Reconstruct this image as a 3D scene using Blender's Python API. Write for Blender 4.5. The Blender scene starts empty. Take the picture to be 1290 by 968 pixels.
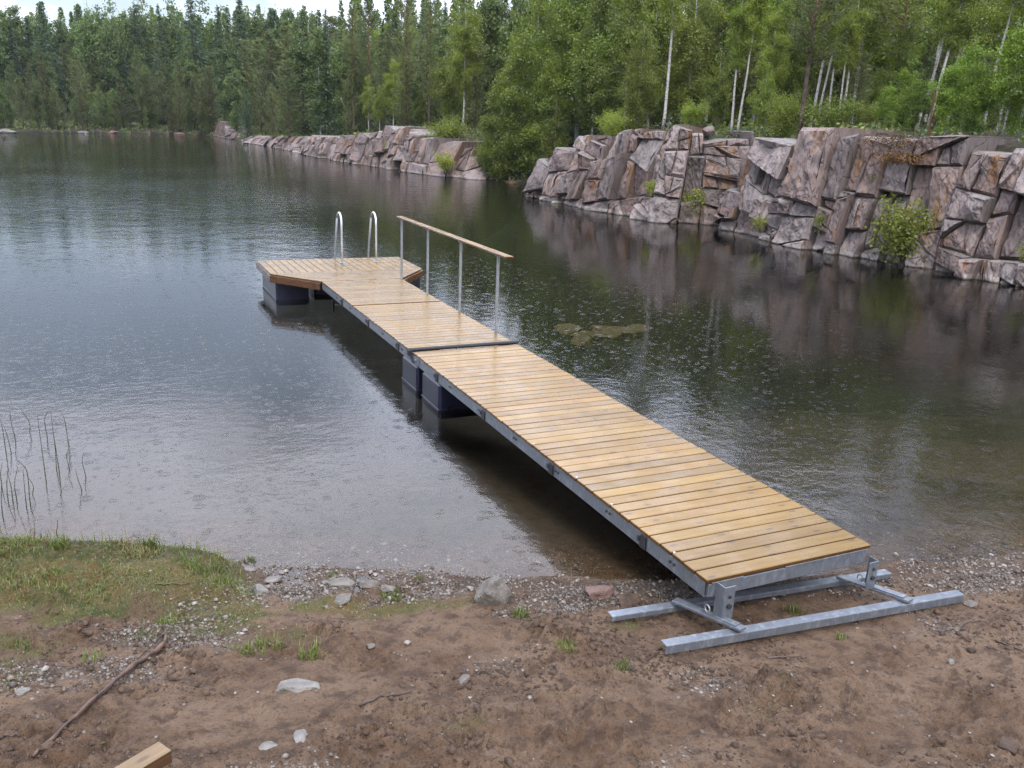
import bpy, math, random
import numpy as np
from mathutils import Matrix, Vector

rng = np.random.default_rng(7)
random.seed(7)
scene = bpy.context.scene
COL = scene.collection
ZW = -0.5                                   # water level; the deck of the jetty is z = 0

# ------------------------------------------------------------------ camera
CAM = np.array([-4.268, -10.516, 2.933])
YAW, PIT, ROL = (math.radians(a) for a in (25.341, 16.790, 2.383))
FPX = 1102.4
def cam_axes():
    cy, sy, cp, sp = math.cos(YAW), math.sin(YAW), math.cos(PIT), math.sin(PIT)
    f = np.array([sy*cp, cy*cp, -sp]); r = np.array([cy, -sy, 0]); u = np.cross(r, f)
    cr, sr = math.cos(ROL), math.sin(ROL)
    return cr*r+sr*u, -sr*r+cr*u, f
RX, UX, FX = cam_axes()
def ray(px, py):
    return FX + RX*(px-645)/FPX - UX*(py-484)/FPX
def at(px, py, z):
    d = ray(px, py); return CAM + d*((z-CAM[2])/d[2])
def at_dist(px, D):
    "ground position along the column px at horizontal distance D"
    d = ray(px, 170); h = math.hypot(d[0], d[1]); return CAM[0]+d[0]/h*D, CAM[1]+d[1]/h*D
def height_at(px, py, D):
    d = ray(px, py); return CAM[2] + d[2]/math.hypot(d[0], d[1])*D
def upright(px, py, P):
    "point of the pixel's ray in the upright plane through P that faces the viewer"
    n = np.array([FX[0], FX[1], 0]); d = ray(px, py)
    return CAM + d*(((np.array(P)-CAM)@n)/(d@n))

# ------------------------------------------------------------------ noise
def h2(ix, iy, seed=0):
    ix = ix.astype(np.int64).astype(np.uint32); iy = iy.astype(np.int64).astype(np.uint32)
    h = ix*np.uint32(374761393) + iy*np.uint32(668265263) + np.uint32((seed*2654435761+12345) & 0xffffffff)
    h = (h ^ (h >> np.uint32(13)))*np.uint32(1274126177)
    h = (h ^ (h >> np.uint32(16)))*np.uint32(2246822519)
    return ((h ^ (h >> np.uint32(15))) & np.uint32(0xffffff)).astype(np.float64)/float(0x1000000)
def vn(x, y, seed=0):
    x = np.asarray(x, float); y = np.asarray(y, float)
    ix, iy = np.floor(x), np.floor(y); fx, fy = x-ix, y-iy
    ux, uy = fx*fx*fx*(fx*(fx*6-15)+10), fy*fy*fy*(fy*(fy*6-15)+10)
    a, b, c, d = h2(ix, iy, seed), h2(ix+1, iy, seed), h2(ix, iy+1, seed), h2(ix+1, iy+1, seed)
    return (a*(1-ux)+b*ux)*(1-uy) + (c*(1-ux)+d*ux)*uy - 0.5
def fbm(x, y, seed=0, octv=4, gain=.5):
    t = 0; a = 1.
    for o in range(octv):
        ca, sa = math.cos(o*1.1), math.sin(o*1.1)
        t = t + a*vn((x*ca-y*sa)*2**o+o*7.3, (x*sa+y*ca)*2**o-o*3.1, seed+o); a *= gain
    return t
def sst(a, b, x):
    t = np.clip((x-a)/(b-a), 0, 1); return t*t*(3-2*t)
def voro(u, v, seed, rot=.25):
    "blocky cells: id randoms, offset from the cell centre, gap to the next cell"
    iu, iv = np.floor(u), np.floor(v)
    best = np.full(u.shape, 9e9); sec = best.copy()
    cu = np.zeros_like(u); cv = cu.copy(); bi = cu.copy(); bj = cu.copy()
    for i in (-1, 0, 1):
        for j in (-1, 0, 1):
            ci, cj = iu+i, iv+j
            x = ci+.5+.75*(h2(ci, cj, seed)-.5); y = cj+.5+.75*(h2(ci, cj, seed+1)-.5)
            th = (h2(ci, cj, seed+2)-.5)*2*rot
            dx, dy = u-x, v-y
            a = np.abs(dx*np.cos(th)+dy*np.sin(th)); b = np.abs(-dx*np.sin(th)+dy*np.cos(th))
            d = np.maximum(a, b)+.25*np.minimum(a, b)
            near = d < best
            sec = np.where(near, best, np.minimum(sec, d))
            cu = np.where(near, dx, cu); cv = np.where(near, dy, cv)
            bi = np.where(near, ci, bi); bj = np.where(near, cj, bj)
            best = np.where(near, d, best)
    return bi, bj, cu, cv, sec-best

# ------------------------------------------------------------------ mesh helpers
def mesh_np(name, V, F, mats=(), attrs=None, smooth=False, midx=None):
    me = bpy.data.meshes.new(name)
    V = np.asarray(V, np.float32); F = np.asarray(F, np.int32)
    n, k = F.shape
    me.vertices.add(len(V)); me.vertices.foreach_set("co", V.ravel())
    me.loops.add(n*k); me.loops.foreach_set("vertex_index", F.ravel())
    me.polygons.add(n); me.polygons.foreach_set("loop_start", np.arange(0, n*k, k, dtype=np.int32))
    me.polygons.foreach_set("use_smooth", np.full(n, smooth))
    for m in mats: me.materials.append(m)
    if midx is not None: me.polygons.foreach_set("material_index", np.asarray(midx, np.int32))
    for an, (typ, dom, arr) in (attrs or {}).items():
        A = me.attributes.new(an, typ, dom)
        key = {'FLOAT': 'value', 'FLOAT_VECTOR': 'vector', 'FLOAT_COLOR': 'color'}[typ]
        A.data.foreach_set(key, np.asarray(arr, np.float32).ravel())
    me.update(calc_edges=True); me.validate(verbose=False)
    return me
class MB:
    "gathers quads into one mesh"
    def __init__(s): s.V = []; s.F = []; s.A = []; s.G = []; s.n = 0
    def add(s, V, F, a=0., g=None):
        V = np.asarray(V, float); F = np.asarray(F, int)
        s.V.append(V); s.F.append(F+s.n); s.n += len(V)
        s.A.append(np.full(len(F), a) if np.isscalar(a) else np.asarray(a))
        s.G.append(np.zeros((len(V), 3)) if g is None else np.asarray(g, float))
        return s
    def box(s, c, d, R=None, bev=.004, a=0., axis=0):
        "chamfered bar: centre c, full size d, long axis `axis`; carries grain coordinates"
        d = np.array(d, float)/2
        o = [(axis+1) % 3, (axis+2) % 3]
        b = min(bev, d[o[0]]*.45, d[o[1]]*.45)
        sec = [(-1, -1, 1, 0), (1, -1, -1, 0), (1, -1, 0, 1), (1, 1, 0, -1), (1, 1, -1, 0), (-1, 1, 1, 0), (-1, 1, 0, -1), (-1, -1, 0, 1)]
        P = []; 
        for e, ins in ((-1, b), (-1, 0), (1, 0), (1, b)):
            for (p, q, ip, iq) in sec:
                v = np.zeros(3)
                v[o[0]] = p*(d[o[0]]-(ins*.8)) + ip*b; v[o[1]] = q*(d[o[1]]-(ins*.8)) + iq*b
                v[axis] = e*(d[axis]-(0 if ins else b)) if b*2 < d[axis] else e*d[axis]
                P.append(v)
        P = np.array(P); F = []
        for r in range(3):
            for i in range(8):
                j = (i+1) % 8
                F.append((r*8+i, r*8+j, r*8+8+j, r*8+8+i))
        for base in (0, 24):
            F += [(base+0, base+1, base+2, base+7), (base+7, base+2, base+3, base+6), (base+6, base+3, base+4, base+5)]
        seed = random.random()*50
        g = np.stack([P[:, axis]+seed*3, P[:, o[0]]+seed, P[:, o[1]]+seed*.37], 1)
        if R is not None: P = P @ np.array(R).T
        return s.add(P+np.array(c), F, a, g)
    def bar(s, p, q, w, h, up=(0, 0, 1), bev=.003, a=0.):
        "box from p to q, w across, h high"
        p = np.array(p, float); q = np.array(q, float); t = q-p; L = np.linalg.norm(t); t /= L
        b = np.cross(np.array(up, float), t); b /= np.linalg.norm(b); n = np.cross(t, b)
        return s.box((p+q)/2, (L, w, h), np.stack([t, b, n], 1), bev, a, 0)
    def tube(s, path, rad, sides=8, a=0.):
        path = np.asarray(path, float); k = len(path); rad = np.broadcast_to(np.asarray(rad, float), (k,))
        T = np.gradient(path, axis=0); T /= np.linalg.norm(T, axis=1)[:, None]+1e-9
        ref = np.array([0, 0, 1.]) if abs(T[0][2]) < .9 else np.array([1., 0, 0])
        V = []; b = None
        for i in range(k):
            if b is None: b = np.cross(T[i], ref)
            b = b-T[i]*(b@T[i]); b /= np.linalg.norm(b)+1e-9; n = np.cross(T[i], b)
            th = np.arange(sides)/sides*2*np.pi
            V.append(path[i]+rad[i]*(np.cos(th)[:, None]*b+np.sin(th)[:, None]*n))
        V = np.concatenate(V); F = []
        for i in range(k-1):
            for j in range(sides):
                jj = (j+1) % sides
                F.append((i*sides+j, i*sides+jj, (i+1)*sides+jj, (i+1)*sides+j))
        V = np.concatenate([V, path[:1], path[-1:]]); c0, c1 = len(V)-2, len(V)-1
        for j in range(0, sides, 2):
            F.append((c0, (j+2) % sides, j+1, j)); o = (k-1)*sides; F.append((c1, o+j, o+j+1, o+(j+2) % sides))
        return s.add(V, F, a)
    def mesh(s, name, mat, smooth=False):
        V = np.concatenate(s.V); F = np.concatenate(s.F)
        return mesh_np(name, V, F, [mat], {'rnd': ('FLOAT', 'FACE', np.concatenate(s.A)), 'grain': ('FLOAT_VECTOR', 'POINT', np.concatenate(s.G))}, smooth)
    def build(s, name, mat, parent=None, smooth=False, **k):
        return link(name, s.mesh(name, mat, smooth), parent, **k)

def link(name, me, parent=None, label=None, cat=None, group=None, kind=None, loc=None):
    o = bpy.data.objects.new(name, me); COL.objects.link(o)
    if parent is not None: o.parent = parent
    if loc is not None: o.location = loc
    return tag(o, label, cat, group, kind)
def tag(o, label=None, cat=None, group=None, kind=None):
    if label: o["label"] = label
    if cat: o["category"] = cat
    if group: o["group"] = group
    if kind: o["kind"] = kind
    return o
def thing(name, label, cat, loc=(0, 0, 0), group=None):
    o = link(name, None, None, label, cat, group, None, loc); o.empty_display_size = .2
    return o

# ------------------------------------------------------------------ material helpers
class NT:
    def __init__(s, name):
        s.m = bpy.data.materials.new(name); s.m.use_nodes = True; s.t = s.m.node_tree; s.t.nodes.clear()
        s.out = s.t.nodes.new('ShaderNodeOutputMaterial')
    def n(s, typ, **k):
        nd = s.t.nodes.new(typ)
        ins = k.pop('ins', {})
        for a, v in k.items(): setattr(nd, a, v)
        for i, v in ins.items(): s.set(nd.inputs[i], v)
        return nd
    def set(s, sock, v):
        if hasattr(v, 'is_output') or isinstance(v, bpy.types.NodeSocket): s.t.links.new(v, sock)
        elif isinstance(v, bpy.types.Node): s.t.links.new(v.outputs[0], sock)
        else:
            if isinstance(v, (tuple, list)) and len(v) == 3 and sock.type == 'RGBA': v = (*v, 1)
            sock.default_value = v
    def math(s, op, a, b=0., c=0., clamp=False):
        nd = s.n('ShaderNodeMath', operation=op, use_clamp=clamp)
        for i, v in enumerate((a, b, c)): s.set(nd.inputs[i], v)
        return nd.outputs[0]
    def mix(s, f, a, b, mode='MIX'):
        nd = s.n('ShaderNodeMix', data_type='RGBA', blend_type=mode)
        s.set(nd.inputs[0], f); s.set(nd.inputs[6], a); s.set(nd.inputs[7], b); return nd.outputs[2]
    def lerp(s, f, a, b):
        nd = s.n('ShaderNodeMix', data_type='FLOAT'); s.set(nd.inputs[0], f); s.set(nd.inputs[2], a); s.set(nd.inputs[3], b); return nd.outputs[0]
    def step(s, x, a, b, lo=0., hi=1.):
        nd = s.n('ShaderNodeMapRange', interpolation_type='SMOOTHSTEP'); s.set(nd.inputs[0], x)
        for i, v in zip((1, 2, 3, 4), (a, b, lo, hi)): s.set(nd.inputs[i], v)
        return nd.outputs[0]
    def noise(s, vec, scale, detail=4, rough=.55, dist=0., dims='3D'):
        nd = s.n('ShaderNodeTexNoise', noise_dimensions=dims); s.set(nd.inputs['Vector'], vec)
        for k, v in (('Scale', scale), ('Detail', detail), ('Roughness', rough), ('Distortion', dist)): s.set(nd.inputs[k], v)
        return nd.outputs[0]
    def vor(s, vec, scale, feature='F1', out='Distance', dims='3D'):
        nd = s.n('ShaderNodeTexVoronoi', feature=feature, voronoi_dimensions=dims); s.set(nd.inputs['Vector'], vec); s.set(nd.inputs['Scale'], scale)
        return nd.outputs[out]
    def scale(s, vec, xyz):
        nd = s.n('ShaderNodeVectorMath', operation='MULTIPLY'); s.set(nd.inputs[0], vec); s.set(nd.inputs[1], xyz); return nd.outputs[0]
    def obj(s): return s.n('ShaderNodeTexCoord').outputs['Object']
    def pos(s): return s.n('ShaderNodeNewGeometry').outputs['Position']
    def attr(s, name, out='Fac'): return s.n('ShaderNodeAttribute', attribute_name=name).outputs[out]
    def ramp(s, x, stops):
        nd = s.n('ShaderNodeValToRGB'); s.set(nd.inputs[0], x); e = nd.color_ramp.elements
        while len(e) < len(stops): e.new(.5)
        for el, (p, c) in zip(e, stops): el.position = p; el.color = (*c, 1)
        return nd.outputs[0]
    def bump(s, h, strength=.5, dist=.02, normal=None):
        nd = s.n('ShaderNodeBump'); s.set(nd.inputs['Height'], h); s.set(nd.inputs['Strength'], strength); s.set(nd.inputs['Distance'], dist)
        if normal is not None: s.set(nd.inputs['Normal'], normal)
        return nd.outputs[0]
    def pbr(s, color, rough=.6, metal=0., spec=.5, normal=None, coat=0., coat_rough=.1):
        b = s.n('ShaderNodeBsdfPrincipled')
        s.set(b.inputs['Base Color'], color); s.set(b.inputs['Roughness'], rough); s.set(b.inputs['Metallic'], metal)
        s.set(b.inputs['Specular IOR Level'], spec); s.set(b.inputs['Coat Weight'], coat); s.set(b.inputs['Coat Roughness'], coat_rough)
        if normal is not None: s.set(b.inputs['Normal'], normal)
        s.t.links.new(b.outputs[0], s.out.inputs[0]); return s.m

def m_wood(name, cA, cB, cK, wet=True):
    t = NT(name); g = t.attr('grain', 'Vector'); r = t.attr('rnd')
    gs = t.scale(g, (1.2, 26, 26))
    gr = t.noise(gs, 1.6, 5, .6, .6)
    base = t.mix(t.step(gr, .3, .72), cA, cB)
    sep = t.n('ShaderNodeSeparateXYZ'); t.set(sep.inputs[0], g)
    # knots: sparse cells, stretched a little along the board
    kv = t.n('ShaderNodeTexVoronoi', feature='F1', voronoi_dimensions='2D'); t.set(kv.inputs['Vector'], t.scale(g, (2.6, 6.5, 0))); t.set(kv.inputs['Scale'], 1.)
    kc = t.n('ShaderNodeSeparateColor'); t.set(kc.inputs[0], kv.outputs['Color'])
    on = t.math('GREATER_THAN', kc.outputs[0], .45)
    kn = t.math('MULTIPLY', t.step(kv.outputs['Distance'], .12, .05), on)
    halo = t.math('MULTIPLY', t.step(kv.outputs['Distance'], .42, .1), on)
    base = t.mix(t.math('MULTIPLY', halo, .35), base, cB)
    base = t.mix(t.math('MULTIPLY', kn, .8), base, cK)
    v = t.math('MULTIPLY_ADD', r, .42, .79)
    blotch = t.noise(t.pos(), 1.7, 4, .6)
    v = t.math('MULTIPLY', v, t.math('MULTIPLY_ADD', blotch, .5, .75))
    cmb = t.n('ShaderNodeCombineColor'); 
    for i in range(3): t.set(cmb.inputs[i], v)
    base = t.mix(1., base, cmb.outputs[0], 'MULTIPLY')
    hue = t.mix(t.math('MULTIPLY', t.math('FRACT', t.math('MULTIPLY', r, 7.3)), .4), base, t.mix(1., base, (1.0, .8, .55), 'MULTIPLY'))
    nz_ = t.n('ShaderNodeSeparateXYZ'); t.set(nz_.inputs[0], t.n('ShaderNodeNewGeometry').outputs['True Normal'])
    hue = t.mix(t.step(nz_.outputs[2], .85, .3), hue, t.mix(1., hue, (.50, .36, .26), 'MULTIPLY'))      # darker end grain, plus the shade on edges and ends put into the colour
    wetn = t.step(t.noise(t.pos(), 3.2, 4, .6), .38, .6)
    rough = t.lerp(wetn, .42, .22) if wet else .6
    h = t.math('ADD', t.math('MULTIPLY', gr, .6), t.math('MULTIPLY', t.noise(t.pos(), 60, 2), .3))
    return t.pbr(hue, rough, 0, .5, t.bump(h, .35, .004), .22 if wet else 0., .14)
def m_galv():
    t = NT('galvanised_steel'); p = t.obj()
    sp = t.vor(p, 38, 'F1', 'Color'); sc = t.n('ShaderNodeSeparateColor'); t.set(sc.inputs[0], sp)
    n1 = t.noise(t.scale(p, (1, 1, .35)), 22, 5, .65)
    c = t.mix(sc.outputs[0], (.150, .166, .188), (.182, .199, .222))
    c = t.mix(t.step(n1, .5, .66), c, (.245, .262, .285))
    st = t.step(t.noise(t.scale(p, (1, 1, .5)), 9, 5, .7), .58, .72)
    c = t.mix(t.math('MULTIPLY', st, .6), c, (.12, .12, .10))
    return t.pbr(c, t.lerp(n1, .3, .6), .45, .5, t.bump(n1, .15, .003))
def m_plain(name, c, rough=.5, metal=0., var=.25, scale=8, bump=.1, spec=.5):
    t = NT(name); p = t.obj(); n = t.noise(p, scale, 5, .6)
    c2 = tuple(x*(1-var) for x in c); c3 = tuple(min(1, x*(1+var)) for x in c)
    return t.pbr(t.mix(t.step(n, .3, .7), c2, c3), t.lerp(n, rough*.8, min(1, rough*1.2)), metal, spec, t.bump(n, bump, .006))
def m_leaf(name, cd, cl, trans=.35, cobj=None, var=.6):
    t = NT(name); lv = t.attr('rnd'); oi = t.n('ShaderNodeObjectInfo').outputs['Random']
    c = t.mix(lv, cd, cl)
    if cobj: c = t.mix(t.math('MULTIPLY', oi, .7), c, t.mix(1., c, cobj, 'MULTIPLY'))
    v = t.math('MULTIPLY_ADD', t.math('FRACT', t.math('MULTIPLY', oi, 5.7)), var, 1-var*.5)
    cm = t.n('ShaderNodeCombineColor')
    for i in range(3): t.set(cm.inputs[i], v)
    c = t.mix(1., c, cm.outputs[0], 'MULTIPLY')
    d = t.n('ShaderNodeBsdfDiffuse'); t.set(d.inputs[0], c)
    tr = t.n('ShaderNodeBsdfTranslucent'); t.set(tr.inputs[0], t.mix(1., c, (1.15, 1.2, .6), 'MULTIPLY'))
    gl = t.n('ShaderNodeBsdfGlossy'); t.set(gl.inputs[0], (.8, .8, .8)); gl.inputs['Roughness'].default_value = .45
    m1 = t.n('ShaderNodeMixShader'); m1.inputs[0].default_value = trans
    t.t.links.new(d.outputs[0], m1.inputs[1]); t.t.links.new(tr.outputs[0], m1.inputs[2])
    m2 = t.n('ShaderNodeMixShader'); m2.inputs[0].default_value = .04
    t.t.links.new(m1.outputs[0], m2.inputs[1]); t.t.links.new(gl.outputs[0], m2.inputs[2])
    t.t.links.new(m2.outputs[0], t.out.inputs[0]); return t.m
def m_birchbark():
    t = NT('birch_bark'); p = t.obj()
    n = t.noise(t.scale(p, (9, 9, 26)), 1., 3, .6); blk = t.step(n, .54, .62)
    n2 = t.step(t.noise(t.scale(p, (3, 3, 1.3)), 1., 3, .6), .56, .66)
    sep = t.n('ShaderNodeSeparateXYZ'); t.set(sep.inputs[0], p)
    low = t.math('MULTIPLY', t.step(sep.outputs[2], 1.0, .0), t.step(t.noise(p, 7, 3), .35, .55))
    c = t.mix(t.noise(p, 4, 3), (.34, .32, .29), (.52, .50, .47))
    c = t.mix(blk, c, (.04, .035, .03)); c = t.mix(t.math('MULTIPLY', n2, .7), c, (.10, .09, .08)); c = t.mix(low, c, (.07, .06, .05))
    return t.pbr(c, .75, 0, .3, t.bump(n, .4, .01))
def m_bark(name, lo, hi, top=None, h0=3., h1=6.):
    t = NT(name); p = t.obj()
    n = t.noise(t.scale(p, (14, 14, 3.5)), 1., 5, .65, .5)
    c = t.mix(t.step(n, .35, .65), lo, hi)
    if top:
        sep = t.n('ShaderNodeSeparateXYZ'); t.set(sep.inputs[0], p)
        c = t.mix(t.step(sep.outputs[2], h0, h1), c, t.mix(t.step(n, .35, .65), tuple(x*.6 for x in top), top))
    return t.pbr(c, .9, 0, .2, t.bump(n, .8, .03))
def m_rock():
    t = NT('granite'); p = t.pos(); rk = t.n('ShaderNodeAttribute', attribute_name='rk')
    sc = t.n('ShaderNodeSeparateColor'); t.set(sc.inputs[0], rk.outputs['Color'])
    r1, r2, crack = sc.outputs[0], sc.outputs[1], sc.outputs[2]
    top = t.attr('top'); a = t.attr('hgt')
    n1 = t.noise(p, 1.1, 5, .6); n2 = t.noise(p, 6, 6, .68); n3 = t.noise(p, 45, 3, .6)
    fx = t.n('ShaderNodeTexVoronoi', feature='DISTANCE_TO_EDGE'); t.set(fx.inputs['Vector'], t.scale(p, (.8, 1.3, .45))); fx.inputs['Scale'].default_value = 2.6
    fine = t.math('MULTIPLY', t.step(fx.outputs['Distance'], .03, .0), t.step(n2, .42, .55))
    c = t.mix(t.step(r1, .25, .75), (.150, .108, .096), (.280, .222, .204))
    c = t.mix(t.math('MULTIPLY', t.step(r2, .52, .7), .5), c, (.200, .125, .098))
    c = t.mix(t.math('MULTIPLY', t.step(r2, .3, .15), .5), c, (.150, .132, .125))
    c = t.mix(t.math('MULTIPLY', t.step(n1, .5, .62), .55), c, (.085, .062, .056))
    str_ = t.noise(t.scale(p, (2.2, 2.2, .35)), 1.5, 5, .6)
    c = t.mix(t.math('MULTIPLY', t.step(str_, .54, .66), t.math('MULTIPLY', t.step(r2, .35, .6), 1.)), c, (.185, .092, .035))   # rust runs
    c = t.mix(t.math('MULTIPLY', t.step(str_, .46, .36), .6), c, (.050, .045, .045))                                          # dark upright streaks
    c = t.mix(t.math('MULTIPLY', t.step(n2, .52, .68), .5), c, (.215, .19, .175))
    c = t.mix(t.math('MULTIPLY', t.step(n3, .5, .75), .45), c, (.055, .042, .038))
    lich = t.math('MULTIPLY', top, t.step(t.noise(p, 2.6, 5, .65), .35, .55))
    c = t.mix(t.math('MULTIPLY', lich, .75), c, (.215, .205, .19))
    c = t.mix(t.math('MULTIPLY', t.math('MULTIPLY', top, t.step(t.noise(p, 1.3, 5, .7), .52, .62)), .9), c, (.10, .085, .035))    # moss and litter
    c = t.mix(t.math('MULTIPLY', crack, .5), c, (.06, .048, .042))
    wl = t.math('MULTIPLY', t.step(a, .02, .07), t.step(a, .19, .12))
    c = t.mix(t.math('MULTIPLY', wl, t.step(t.noise(p, 3, 3), .38, .55, .05, .7)), c, (.34, .30, .27))                           # pale water mark
    c = t.mix(t.step(a, .05, .0), c, (.035, .03, .025))
    c = t.mix(t.math('MULTIPLY', fine, .6), c, (.035, .028, .024))
    h = t.math('SUBTRACT', t.math('ADD', t.math('MULTIPLY', n2, .8), t.math('MULTIPLY', n3, .35)), t.math('MULTIPLY', fine, .8))
    return t.pbr(c, t.lerp(n2, .5, .85), 0, .4, t.bump(h, .75, .04))
def m_stone(name, ca, cb, spec=.4):
    t = NT(name); p = t.obj(); n = t.noise(p, 9, 6, .65); n2 = t.noise(p, 60, 3)
    c = t.mix(t.step(n, .35, .65), ca, cb); c = t.mix(t.math('MULTIPLY', t.step(n2, .52, .7), .4), c, tuple(x*.4 for x in ca))
    return t.pbr(c, t.lerp(n, .4, .8), 0, spec, t.bump(t.math('ADD', n, t.math('MULTIPLY', n2, .3)), .5, .02))
def m_ground():
    t = NT('earth'); p = t.pos()
    A = t.n('ShaderNodeAttribute', attribute_name='msk'); sc = t.n('ShaderNodeSeparateColor'); t.set(sc.inputs[0], A.outputs['Color'])
    gm, gv, fo = sc.outputs[0], sc.outputs[1], sc.outputs[2]
    wet = t.attr('wet'); dep = t.attr('dep')
    n1 = t.noise(p, 1.6, 5, .6); n2 = t.noise(p, 9, 6, .65); n3 = t.noise(p, 55, 5, .7); n4 = t.noise(p, 220, 2, .6)
    c = t.mix(t.step(n1, .36, .64), (.128, .073, .040), (.202, .129, .079))
    c = t.mix(t.math('MULTIPLY', t.step(n2, .46, .64), .7), c, (.044, .026, .017))
    c = t.mix(t.math('MULTIPLY', t.step(n2, .5, .3), .45), c, (.190, .130, .088))
    c = t.mix(t.math('MULTIPLY', t.step(n3, .5, .68), .8), c, (.034, .020, .012))
    c = t.mix(t.math('MULTIPLY', t.step(n4, .55, .7), .55), c, (.20, .15, .105))
    # gravel soil
    vc = t.n('ShaderNodeTexVoronoi', feature='F1'); t.set(vc.inputs['Vector'], p); vc.inputs['Scale'].default_value = 42
    vs = t.n('ShaderNodeSeparateColor'); t.set(vs.inputs[0], vc.outputs['Color'])
    gcol = t.mix(vs.outputs[0], (.10, .085, .07), (.38, .345, .30))
    gcol = t.mix(t.step(vc.outputs['Distance'], .35, .6), gcol, (.07, .05, .036))
    gmask = t.math('MULTIPLY', gv, t.step(vs.outputs[1], .15, .45))
    c = t.mix(gmask, c, gcol)
    # moss and short turf
    mcol = t.mix(t.step(n2, .35, .65), (.055, .068, .018), (.125, .098, .035))
    mcol = t.mix(t.math('MULTIPLY', t.step(n1, .5, .62), .6), mcol, (.15, .085, .03))
    c = t.mix(t.math('MULTIPLY', gm, t.step(n3, .3, .55, .6, 1.)), c, mcol)
    fcol = t.mix(t.step(n2, .4, .62), (.022, .022, .010), (.060, .046, .028))
    fcol = t.mix(t.step(t.noise(p, .5, 3), .48, .6), fcol, (.035, .05, .014))
    c = t.mix(fo, c, fcol)
    c = t.mix(t.math('MULTIPLY', wet, .55), c, t.mix(1., c, (.42, .40, .38), 'MULTIPLY'))
    # lake bed: sand and silt, the water's dimming by depth put into the colour
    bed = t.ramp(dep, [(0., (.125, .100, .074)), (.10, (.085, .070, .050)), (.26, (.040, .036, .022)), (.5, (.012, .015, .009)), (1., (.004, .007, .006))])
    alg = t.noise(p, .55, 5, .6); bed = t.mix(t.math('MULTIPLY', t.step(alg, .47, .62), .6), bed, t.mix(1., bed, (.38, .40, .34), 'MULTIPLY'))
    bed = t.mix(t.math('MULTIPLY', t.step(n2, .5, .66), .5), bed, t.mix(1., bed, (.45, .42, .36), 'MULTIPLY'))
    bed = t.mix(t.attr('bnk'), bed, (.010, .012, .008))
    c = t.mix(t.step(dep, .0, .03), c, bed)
    h = t.math('ADD', t.math('MULTIPLY', n2, .55), t.math('ADD', t.math('MULTIPLY', n3, .6), t.math('MULTIPLY', n4, .35)))
    h = t.math('ADD', h, t.math('MULTIPLY', t.math('MULTIPLY', gmask, t.step(vc.outputs['Distance'], .6, .1)), .35))
    return t.pbr(c, t.lerp(wet, t.lerp(n2, .62, .9), .34), 0, .28, t.bump(h, .9, .035))
def m_water():
    t = NT('lake_water'); p = t.pos()
    pz = t.scale(p, (1, 1, 0))
    w1 = t.noise(t.scale(pz, (1., 1.25, 0)), 5.5, 3, .5, .3)
    w2 = t.noise(pz, 17, 2, .5, .2)
    w3 = t.noise(pz, 1.3, 2, .5)
    w4 = t.noise(pz, 46, 2, .6, .4)
    calm = t.step(t.noise(pz, .11, 3, .55), .40, .62)                # breezier patches
    sep = t.n('ShaderNodeSeparateXYZ'); t.set(sep.inputs[0], p)
    near = t.step(sep.outputs[1], 6., 30., .0, 1.); close = t.step(sep.outputs[1], 16., 2.)
    amp = t.math('ADD', t.math('MULTIPLY_ADD', calm, .20, .10), t.math('MULTIPLY', near, .42))
    h = t.math('MULTIPLY', t.math('ADD', t.math('MULTIPLY', w1, 1.), t.math('ADD', t.math('MULTIPLY', t.math('MULTIPLY_ADD', w4, .10, t.math('MULTIPLY', w2, .28)), close), t.math('MULTIPLY', w3, 1.6))), amp)
    # rain rings
    for sc_, k, off in ((3.1, 15., 0.), (4.7, 13., 7.7), (7.3, 10., 3.1), (11.1, 7., 1.7)):
        mp = t.n('ShaderNodeVectorMath', operation='ADD'); t.set(mp.inputs[0], pz); mp.inputs[1].default_value = (off, off*.7, 0)
        v = t.n('ShaderNodeTexVoronoi', feature='F1', voronoi_dimensions='2D'); t.set(v.inputs['Vector'], mp.outputs[0]); v.inputs['Scale'].default_value = sc_
        cs = t.n('ShaderNodeSeparateColor'); t.set(cs.inputs[0], v.outputs['Color'])
        on = t.math('GREATER_THAN', cs.outputs[0], .52)
        R_ = t.math('MULTIPLY_ADD', cs.outputs[1], .26, .05)
        d = v.outputs['Distance']
        env = t.math('MULTIPLY', t.step(d, R_, t.math('SUBTRACT', R_, .06)), t.step(d, t.math('SUBTRACT', R_, .26), t.math('SUBTRACT', R_, .04)))
        ring = t.math('MULTIPLY', t.math('SINE', t.math('MULTIPLY', t.math('SUBTRACT', d, R_), k*6.28)), env)
        h = t.math('ADD', h, t.math('MULTIPLY', t.math('MULTIPLY', t.math('MULTIPLY', ring, on), close), .05/sc_*2.2))
    nrm = t.bump(h, 1., .017)
    fr = t.n('ShaderNodeFresnel'); fr.inputs[0].default_value = 1.333; t.set(fr.inputs['Normal'], nrm)
    gl = t.n('ShaderNodeBsdfGlossy'); gl.inputs['Roughness'].default_value = .035; t.set(gl.inputs['Normal'], nrm); t.set(gl.inputs[0], (1, 1, 1))
    tr = t.n('ShaderNodeBsdfTransparent'); t.set(tr.inputs[0], (.84, .81, .73))
    mx = t.n('ShaderNodeMixShader'); t.set(mx.inputs[0], fr.outputs[0])
    t.t.links.new(tr.outputs[0], mx.inputs[1]); t.t.links.new(gl.outputs[0], mx.inputs[2])
    t.t.links.new(mx.outputs[0], t.out.inputs[0]); return t.m

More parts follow.
